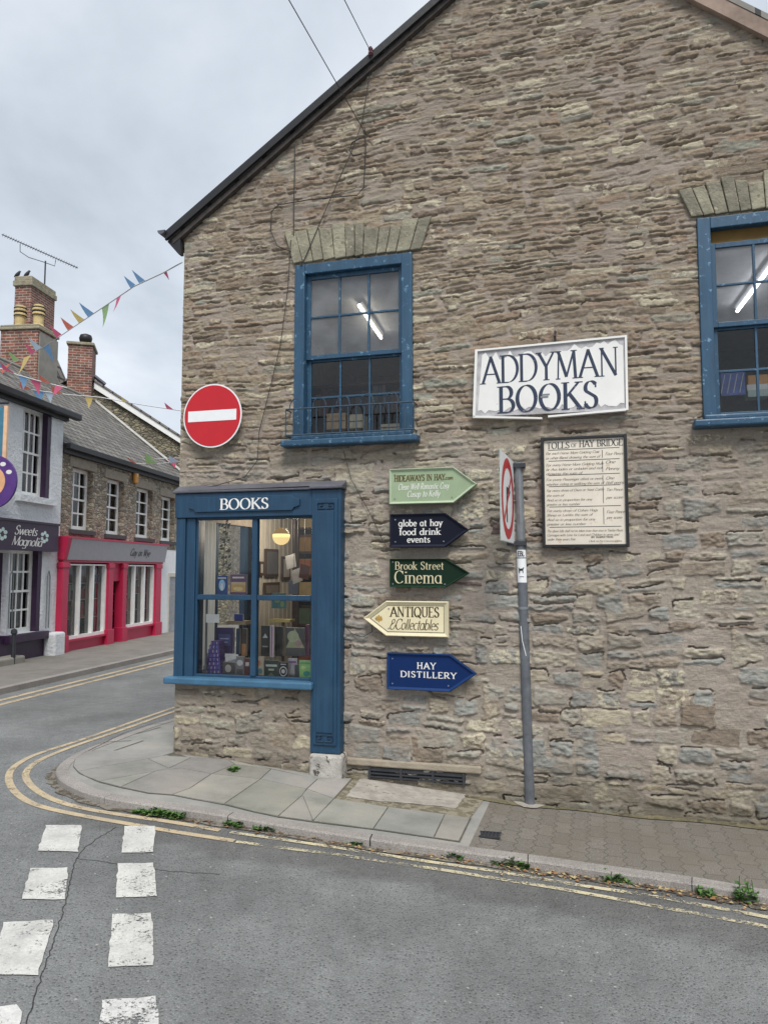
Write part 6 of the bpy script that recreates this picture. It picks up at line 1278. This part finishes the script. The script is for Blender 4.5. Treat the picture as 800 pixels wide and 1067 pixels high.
for dy in (.34, .56):
    ky = B()
    for i in range(len(pu)-1): a, c = pu[i], pu[i+1]; ky.quad(*[wz(u, KW(u)-dy+s_, .004) for u, s_ in ((a, 0), (c, 0), (c, .09), (a, .09))])
    struct(ky.build('yellow_line', 'yellow'))

# ============================================================ BUNTING
PAL = {'pink': (.70, .14, .25), 'yellow': (.70, .54, .2), 'blue': (.2, .38, .62), 'green': (.36, .55, .24), 'orange': (.72, .2, .14), 'pale': (.5, .62, .74)}
def clothmat(k):
    t = NT('cloth_'+k); t.setp(Base_Color=(*PAL[k], 1), Roughness=.7); tr = t.n('ShaderNodeBsdfTranslucent'); tr.inputs[0].default_value = (*PAL[k], 1); m = t.n('ShaderNodeMixShader'); m.inputs[0].default_value = .35
    t.l(t.p.outputs[0], m.inputs[1]); t.l(tr.outputs[0], m.inputs[2]); t.l(m.outputs[0], t.out.inputs[0]); return t.m
CL = {k: clothmat(k) for k in PAL}
def bunting(ctrl, flags, lab, seed):
    """ctrl: (x, y, distance) support points; flags: (fraction, colour, length, swing)"""
    q = []
    for x, y, d in ctrl: r_ = ray(x, y); q.append(Vector((r_[0]*d/r_[1], d, EYE+r_[2]*d/r_[1])))
    pts = []
    for a, c in zip(q, q[1:]):
        for i in range(8): pts.append(a+(c-a)*i/8)
    pts.append(q[-1]); t = thing('bunting', lab, 'bunting', WORLD, tuple(q[-1]), 'strings of pennants across the street'); b = B(); b.tube([tuple(p) for p in pts], .008, 4); b.build('string', 'string', t); rs = random.Random(seed)
    for f, c, l_, sw_ in flags:
        k = f*(len(pts)-1); i = min(len(pts)-2, int(k)); p = pts[i]+(pts[i+1]-pts[i])*(k-i); d = (pts[i+1]-pts[i]).normalized(); l_ = l_*.85; w_ = l_*.6
        wind = Vector((sw_*.7, -.1, -1)).normalized() if abs(sw_) < 1.3 else Vector((-.55, -.2, .6)).normalized()*.8
        b = B(); n = 4; rows = []
        for j in range(n+1):
            g = j/n; hw = w_*(1-g); cpt = p+wind*l_*g+Vector((.02, .05, 0))*math.sin(g*3+sw_)*l_; rows.append((cpt-d*hw, cpt+d*hw))
        vs_ = [tuple(v) for r_ in rows for v in r_]; b.add(vs_, [(2*j, 2*j+1, 2*j+3, 2*j+2) for j in range(n)]); b.build('flag', CL[c], t)
bunting([(190, 273, 6.62), (170, 284, 7.2), (140, 298, 8.2), (115, 315, 9.3), (85, 335, 10.6), (60, 352, 11.8), (30, 371, 13.4), (-10, 388, 15.6)],
 [(.13, 'pink', .12, .8), (.24, 'blue', .26, -2.0), (.29, 'blue', .24, -2.2), (.37, 'pink', .26, -.5), (.45, 'green', .36, -.1), (.52, 'blue', .34, -3.), (.57, 'yellow', .34, -3.), (.63, 'orange', .34, -2.4), (.70, 'pink', .36, -1.5), (.77, 'blue', .42, .8), (.80, 'pale', .42, -1.6), (.83, 'pink', .36, -2.), (.86, 'yellow', .46, -.7), (.895, 'green', .4, -2.), (.93, 'orange', .5, -1.), (.95, 'blue', .4, -2.2), (.97, 'pink', .5, -1.)], 'bunting string rising from the left roofs to the bookshop corner', 1)
bunting([(190, 428, 11.), (150, 422, 11.8), (105, 414, 12.8), (70, 411, 13.4), (40, 407, 13.8), (0, 402, 14.2)],
 [(.06, 'pink', .2, -2.), (.28, 'yellow', .2, -2.), (.47, 'yellow', .26, .1), (.66, 'orange', .3, -2.2), (.73, 'pale', .26, .4), (.80, 'blue', .3, .2), (.86, 'orange', .28, -2.), (.92, 'pink', .3, -1.5), (.97, 'pink', .3, -1.2)], 'nearly level bunting string in front of the slate roof', 2)
bunting([(190, 481, 17.), (165, 483, 17.4), (140, 483, 17.8), (130, 481, 18.)], [(.1, 'pale', .32, -2), (.42, 'green', .36, -1.6), (.7, 'orange', .3, -2), (.9, 'orange', .32, -1.5)], 'lower short bunting string at the far end of the terrace', 3)
bunting([(190, 477, 19.), (165, 478, 19.4), (150, 479, 19.8), (128, 482, 20.)], [(.15, 'pink', .34, .6), (.5, 'green', .34, -2), (.72, 'pale', .3, -1.4), (.92, 'pink', .3, -1)], 'bunting string just behind the lower short one', 4)

bunting([(70, 404, 12.2), (45, 398, 12.6), (20, 391, 13.), (-10, 380, 13.4)], [(.1, 'pink', .24, -1.), (.28, 'orange', .3, -2), (.45, 'pink', .34, .5), (.62, 'blue', .3, .2), (.78, 'pink', .34, -2), (.92, 'orange', .3, -.8)], 'short ragged bunting string close over the left slate roof', 5)
# ============================================================ WEEDS AND LITTER
LEAF = [pl('leaf_a', (.05, .12, .025), .6, .3, 30, 0), pl('leaf_b', (.09, .17, .04), .6, .3, 30, 0)]
def weed(x, y, w, h, n, lab, seed, base=0.):
    X_, Y_ = gpx(x, y, base); rs = random.Random(seed); z = hroad(X_, Y_)+base; t = thing('weed_plant', lab, 'weed', Frame(X_, Y_, R(-14)), (0, 0, z), 'weeds along the gutter')
    for mi in (0, 1):
        b = B()
        for i in range(n):
            rx_ = rs.uniform(-1, 1); x0 = rx_*w/2*.85; y0 = rs.uniform(-.04, .04)*(1 if w < .5 else 1.3); hh_ = h*.8*rs.uniform(.4, 1)*(1-.5*abs(rx_)); a = rs.uniform(0, 6.28); l_ = rs.uniform(.02, .05); ww = l_*.4; zz = z+hh_*rs.random()
            d = Vector((math.cos(a), math.sin(a), rs.uniform(-.1, .8))).normalized(); s_ = Vector((-d.y, d.x, 0)).normalized(); p = Vector((x0, y0, zz)); m_ = p+d*l_*.5+Vector((0, 0, .006))
            b.quad(tuple(p), tuple(m_+s_*ww), tuple(p+d*l_), tuple(m_-s_*ww))
        b.build('leaves', LEAF[mi], t)
    b = B()
    for i in range(max(3, n//12)): x0 = rs.uniform(-.4, .4)*w; b.tube([(x0, 0, z), (x0+rs.uniform(-.02, .02), rs.uniform(-.02, .02), z+h*rs.uniform(.5, 1))], .0025, 4)
    b.build('stems', LEAF[0], t)
weed(166, 850, .40, .045, 170, 'broad green weed clump in the gutter left of the white dashes row', 1)
weed(243, 861, .12, .04, 45, 'small weed tuft in the gutter, left of a larger tuft', 2); weed(275, 865, .16, .045, 60, 'weed tuft in the gutter below the shop window', 3)
weed(370, 879, .11, .05, 60, 'rounded bright green tuft at the kerb below the vent', 4); weed(472, 893, .14, .05, 60, 'leafy weed where the flagstones end', 5)
weed(532, 902, .26, .06, 120, 'bushy weed at the kerb below the iron grate', 6); weed(642, 919, .16, .06, 50, 'sparse weed at the kerb right of the pole', 7); weed(777, 940, .12, .15, 70, 'tall spiky weed against the kerb at the right edge', 8); weed(735, 934, .09, .06, 35, 'small low weed left of the tall spiky one', 9)
weed(243, 803, .08, .02, 25, 'tiny patch of weed in a flagstone joint', 10, PAVH)
# leaf litter in the gutter
rs = random.Random(9); LB = [B(), B(), B()]
for k in range(900):
    x = rs.choice([rs.uniform(150, 830), rs.uniform(520, 820)]); yk = np.interp(x, [p[0] for p in kerb_px[9:]], [p[1] for p in kerb_px[9:]])
    y = yk+rs.uniform(6.5, 12)+abs(rs.gauss(0, 2))*(1+(x > 520)); X_, Y_ = gpx(x, y); z = hroad(X_, Y_)+rs.uniform(.005, .012); a = rs.uniform(0, 6.28); s_ = rs.choice([.004, .006, .012, .02])*rs.uniform(.6, 1.1)
    LB[k % 3].quad(*[(X_+s_*math.cos(a+q)*rs.uniform(.6, 1.), Y_+s_*math.sin(a+q)*rs.uniform(.6, 1), z+rs.uniform(0, .006)) for q in (0, 1.6, 3.1, 4.7)])
for bb, c in zip(LB, ((.30, .16, .07), (.42, .33, .18), (.12, .07, .04))):
    o = bb.build('leaf_litter', pl('litter_%d' % (c[0]*100), c, .8)); o['kind'] = 'stuff'; tag(o, 'dry leaves and grit lying along the gutter', 'leaf litter')
# gutter dirt: narrow strip of earth at the foot of the kerb
for nm, P0, P1, i0 in (('gutter_dirt', -.002, -.07, 8),):
    a = offset(KS, -.001); rs2 = random.Random(2); b = B(); c = [offset(KS, -.045-.035*rs2.random())[i] for i in range(len(KS))]
    for i in range(len(KS)-1): b.quad(*[(p[0], p[1], hroad(*p)+.0055) for p in (a[i], c[i], c[i+1], a[i+1])])
    struct(b.build(nm, pl('gutter_earth', (.09, .075, .055), .95, .5, 30, .8, 80, chips=(.2, .18, .15), chipamt=.5)))
# dirt where the pavement meets the wall
b = B()
for i in range(60):
    a, c = 1.6+i*.08, 1.68+i*.08; w0, w1_ = .05+.04*math.sin(a*5)*math.sin(a*2.3), .05+.04*math.sin(c*5)*math.sin(c*2.3)
    q = [S.world((a, .0, 0)), S.world((c, .0, 0)), S.world((c, -w1_-.03, 0)), S.world((a, -w0-.03, 0))]; b.quad(*[(p[0], p[1], zk(p)+.0035) for p in q[::-1]])
struct(b.build('wall_foot_dirt', pl('mossy_dirt', (.15, .13, .075), .95, .45, 12, .8, 60, chips=(.07, .06, .04), chipamt=.55)))

# ============================================================ CAMERA, LIGHT, SKY
cam = bpy.data.cameras.new('camera'); co = bpy.data.objects.new('camera', cam); COL.objects.link(co); SC.camera = co
co.location = (0, 0, EYE); co.rotation_euler = (R(90)+PITCH, 0, 0); cam.sensor_fit = 'HORIZONTAL'; cam.sensor_width = 36; cam.lens = 36*F/800; cam.clip_end = 2000; cam.clip_start = .05
EL, AZ = R(54), R(172)
sun = bpy.data.lights.new('sun', 'SUN'); so = bpy.data.objects.new('sun', sun); COL.objects.link(so); sun.energy = 1.5; sun.angle = R(24); sun.color = (1, .97, .92)
sd = Vector((math.sin(AZ)*math.cos(EL), math.cos(AZ)*math.cos(EL), math.sin(EL))); so.rotation_euler = sd.to_track_quat('Z', 'Y').to_euler(); so.location = (0, 0, 20)
w = bpy.data.worlds.new('World'); SC.world = w; w.use_nodes = True; nt = w.node_tree; nt.nodes.clear()
out = nt.nodes.new('ShaderNodeOutputWorld'); bg = nt.nodes.new('ShaderNodeBackground'); bg.inputs[1].default_value = .1; nt.links.new(bg.outputs[0], out.inputs[0])
sk = nt.nodes.new('ShaderNodeTexSky'); sk.sky_type = 'NISHITA'; sk.sun_disc = False; sk.sun_elevation = EL; sk.sun_rotation = AZ
tc = nt.nodes.new('ShaderNodeTexCoord'); sp = nt.nodes.new('ShaderNodeSeparateXYZ'); nt.links.new(tc.outputs['Generated'], sp.inputs[0])
def mth(op, a, b_=0., c_=0.):
    x = nt.nodes.new('ShaderNodeMath'); x.operation = op
    for v, i in ((a, 0), (b_, 1), (c_, 2)):
        if hasattr(v, 'is_linked'): nt.links.new(v, x.inputs[i])
        else: x.inputs[i].default_value = v
    return x.outputs[0]
zz = mth('ADD', mth('MAXIMUM', sp.outputs[2], 0.), .32); cbn = nt.nodes.new('ShaderNodeCombineXYZ'); nt.links.new(mth('DIVIDE', sp.outputs[0], zz), cbn.inputs[0]); nt.links.new(mth('DIVIDE', sp.outputs[1], zz), cbn.inputs[1])
n1 = nt.nodes.new('ShaderNodeTexNoise'); n1.inputs['Scale'].default_value = 1.5; n1.inputs['Detail'].default_value = 7; n1.inputs['Roughness'].default_value = .52; n1.inputs['Distortion'].default_value = .25; nt.links.new(cbn.outputs[0], n1.inputs['Vector'])
rp = nt.nodes.new('ShaderNodeValToRGB'); nt.links.new(n1.outputs[0], rp.inputs[0]); e = rp.color_ramp.elements; e[0].position = .3; e[0].color = (.205, .23, .26, 1); e[1].position = .7; e[1].color = (.46, .475, .50, 1); k = e.new(.5); k.color = (.325, .355, .39, 1)
sc_n = nt.nodes.new('ShaderNodeVectorMath'); sc_n.operation = 'SCALE'; sc_n.inputs['Scale'].default_value = 10.0; nt.links.new(rp.outputs[0], sc_n.inputs[0])
mx = nt.nodes.new('ShaderNodeMix'); mx.data_type = 'RGBA'; mx.inputs[0].default_value = .92; nt.links.new(sk.outputs[0], mx.inputs[6]); nt.links.new(sc_n.outputs[0], mx.inputs[7]); nt.links.new(mx.outputs[2], bg.inputs[0])
vs_ = SC.view_settings; vs_.view_transform = 'Standard'; vs_.look = 'None'; vs_.exposure = 1.12; vs_.gamma = 1; vs_.use_curve_mapping = False
SC.render.engine = 'CYCLES'; SC.cycles.use_denoising = True; SC.cycles.max_bounces = 8; SC.cycles.transparent_max_bounces = 12
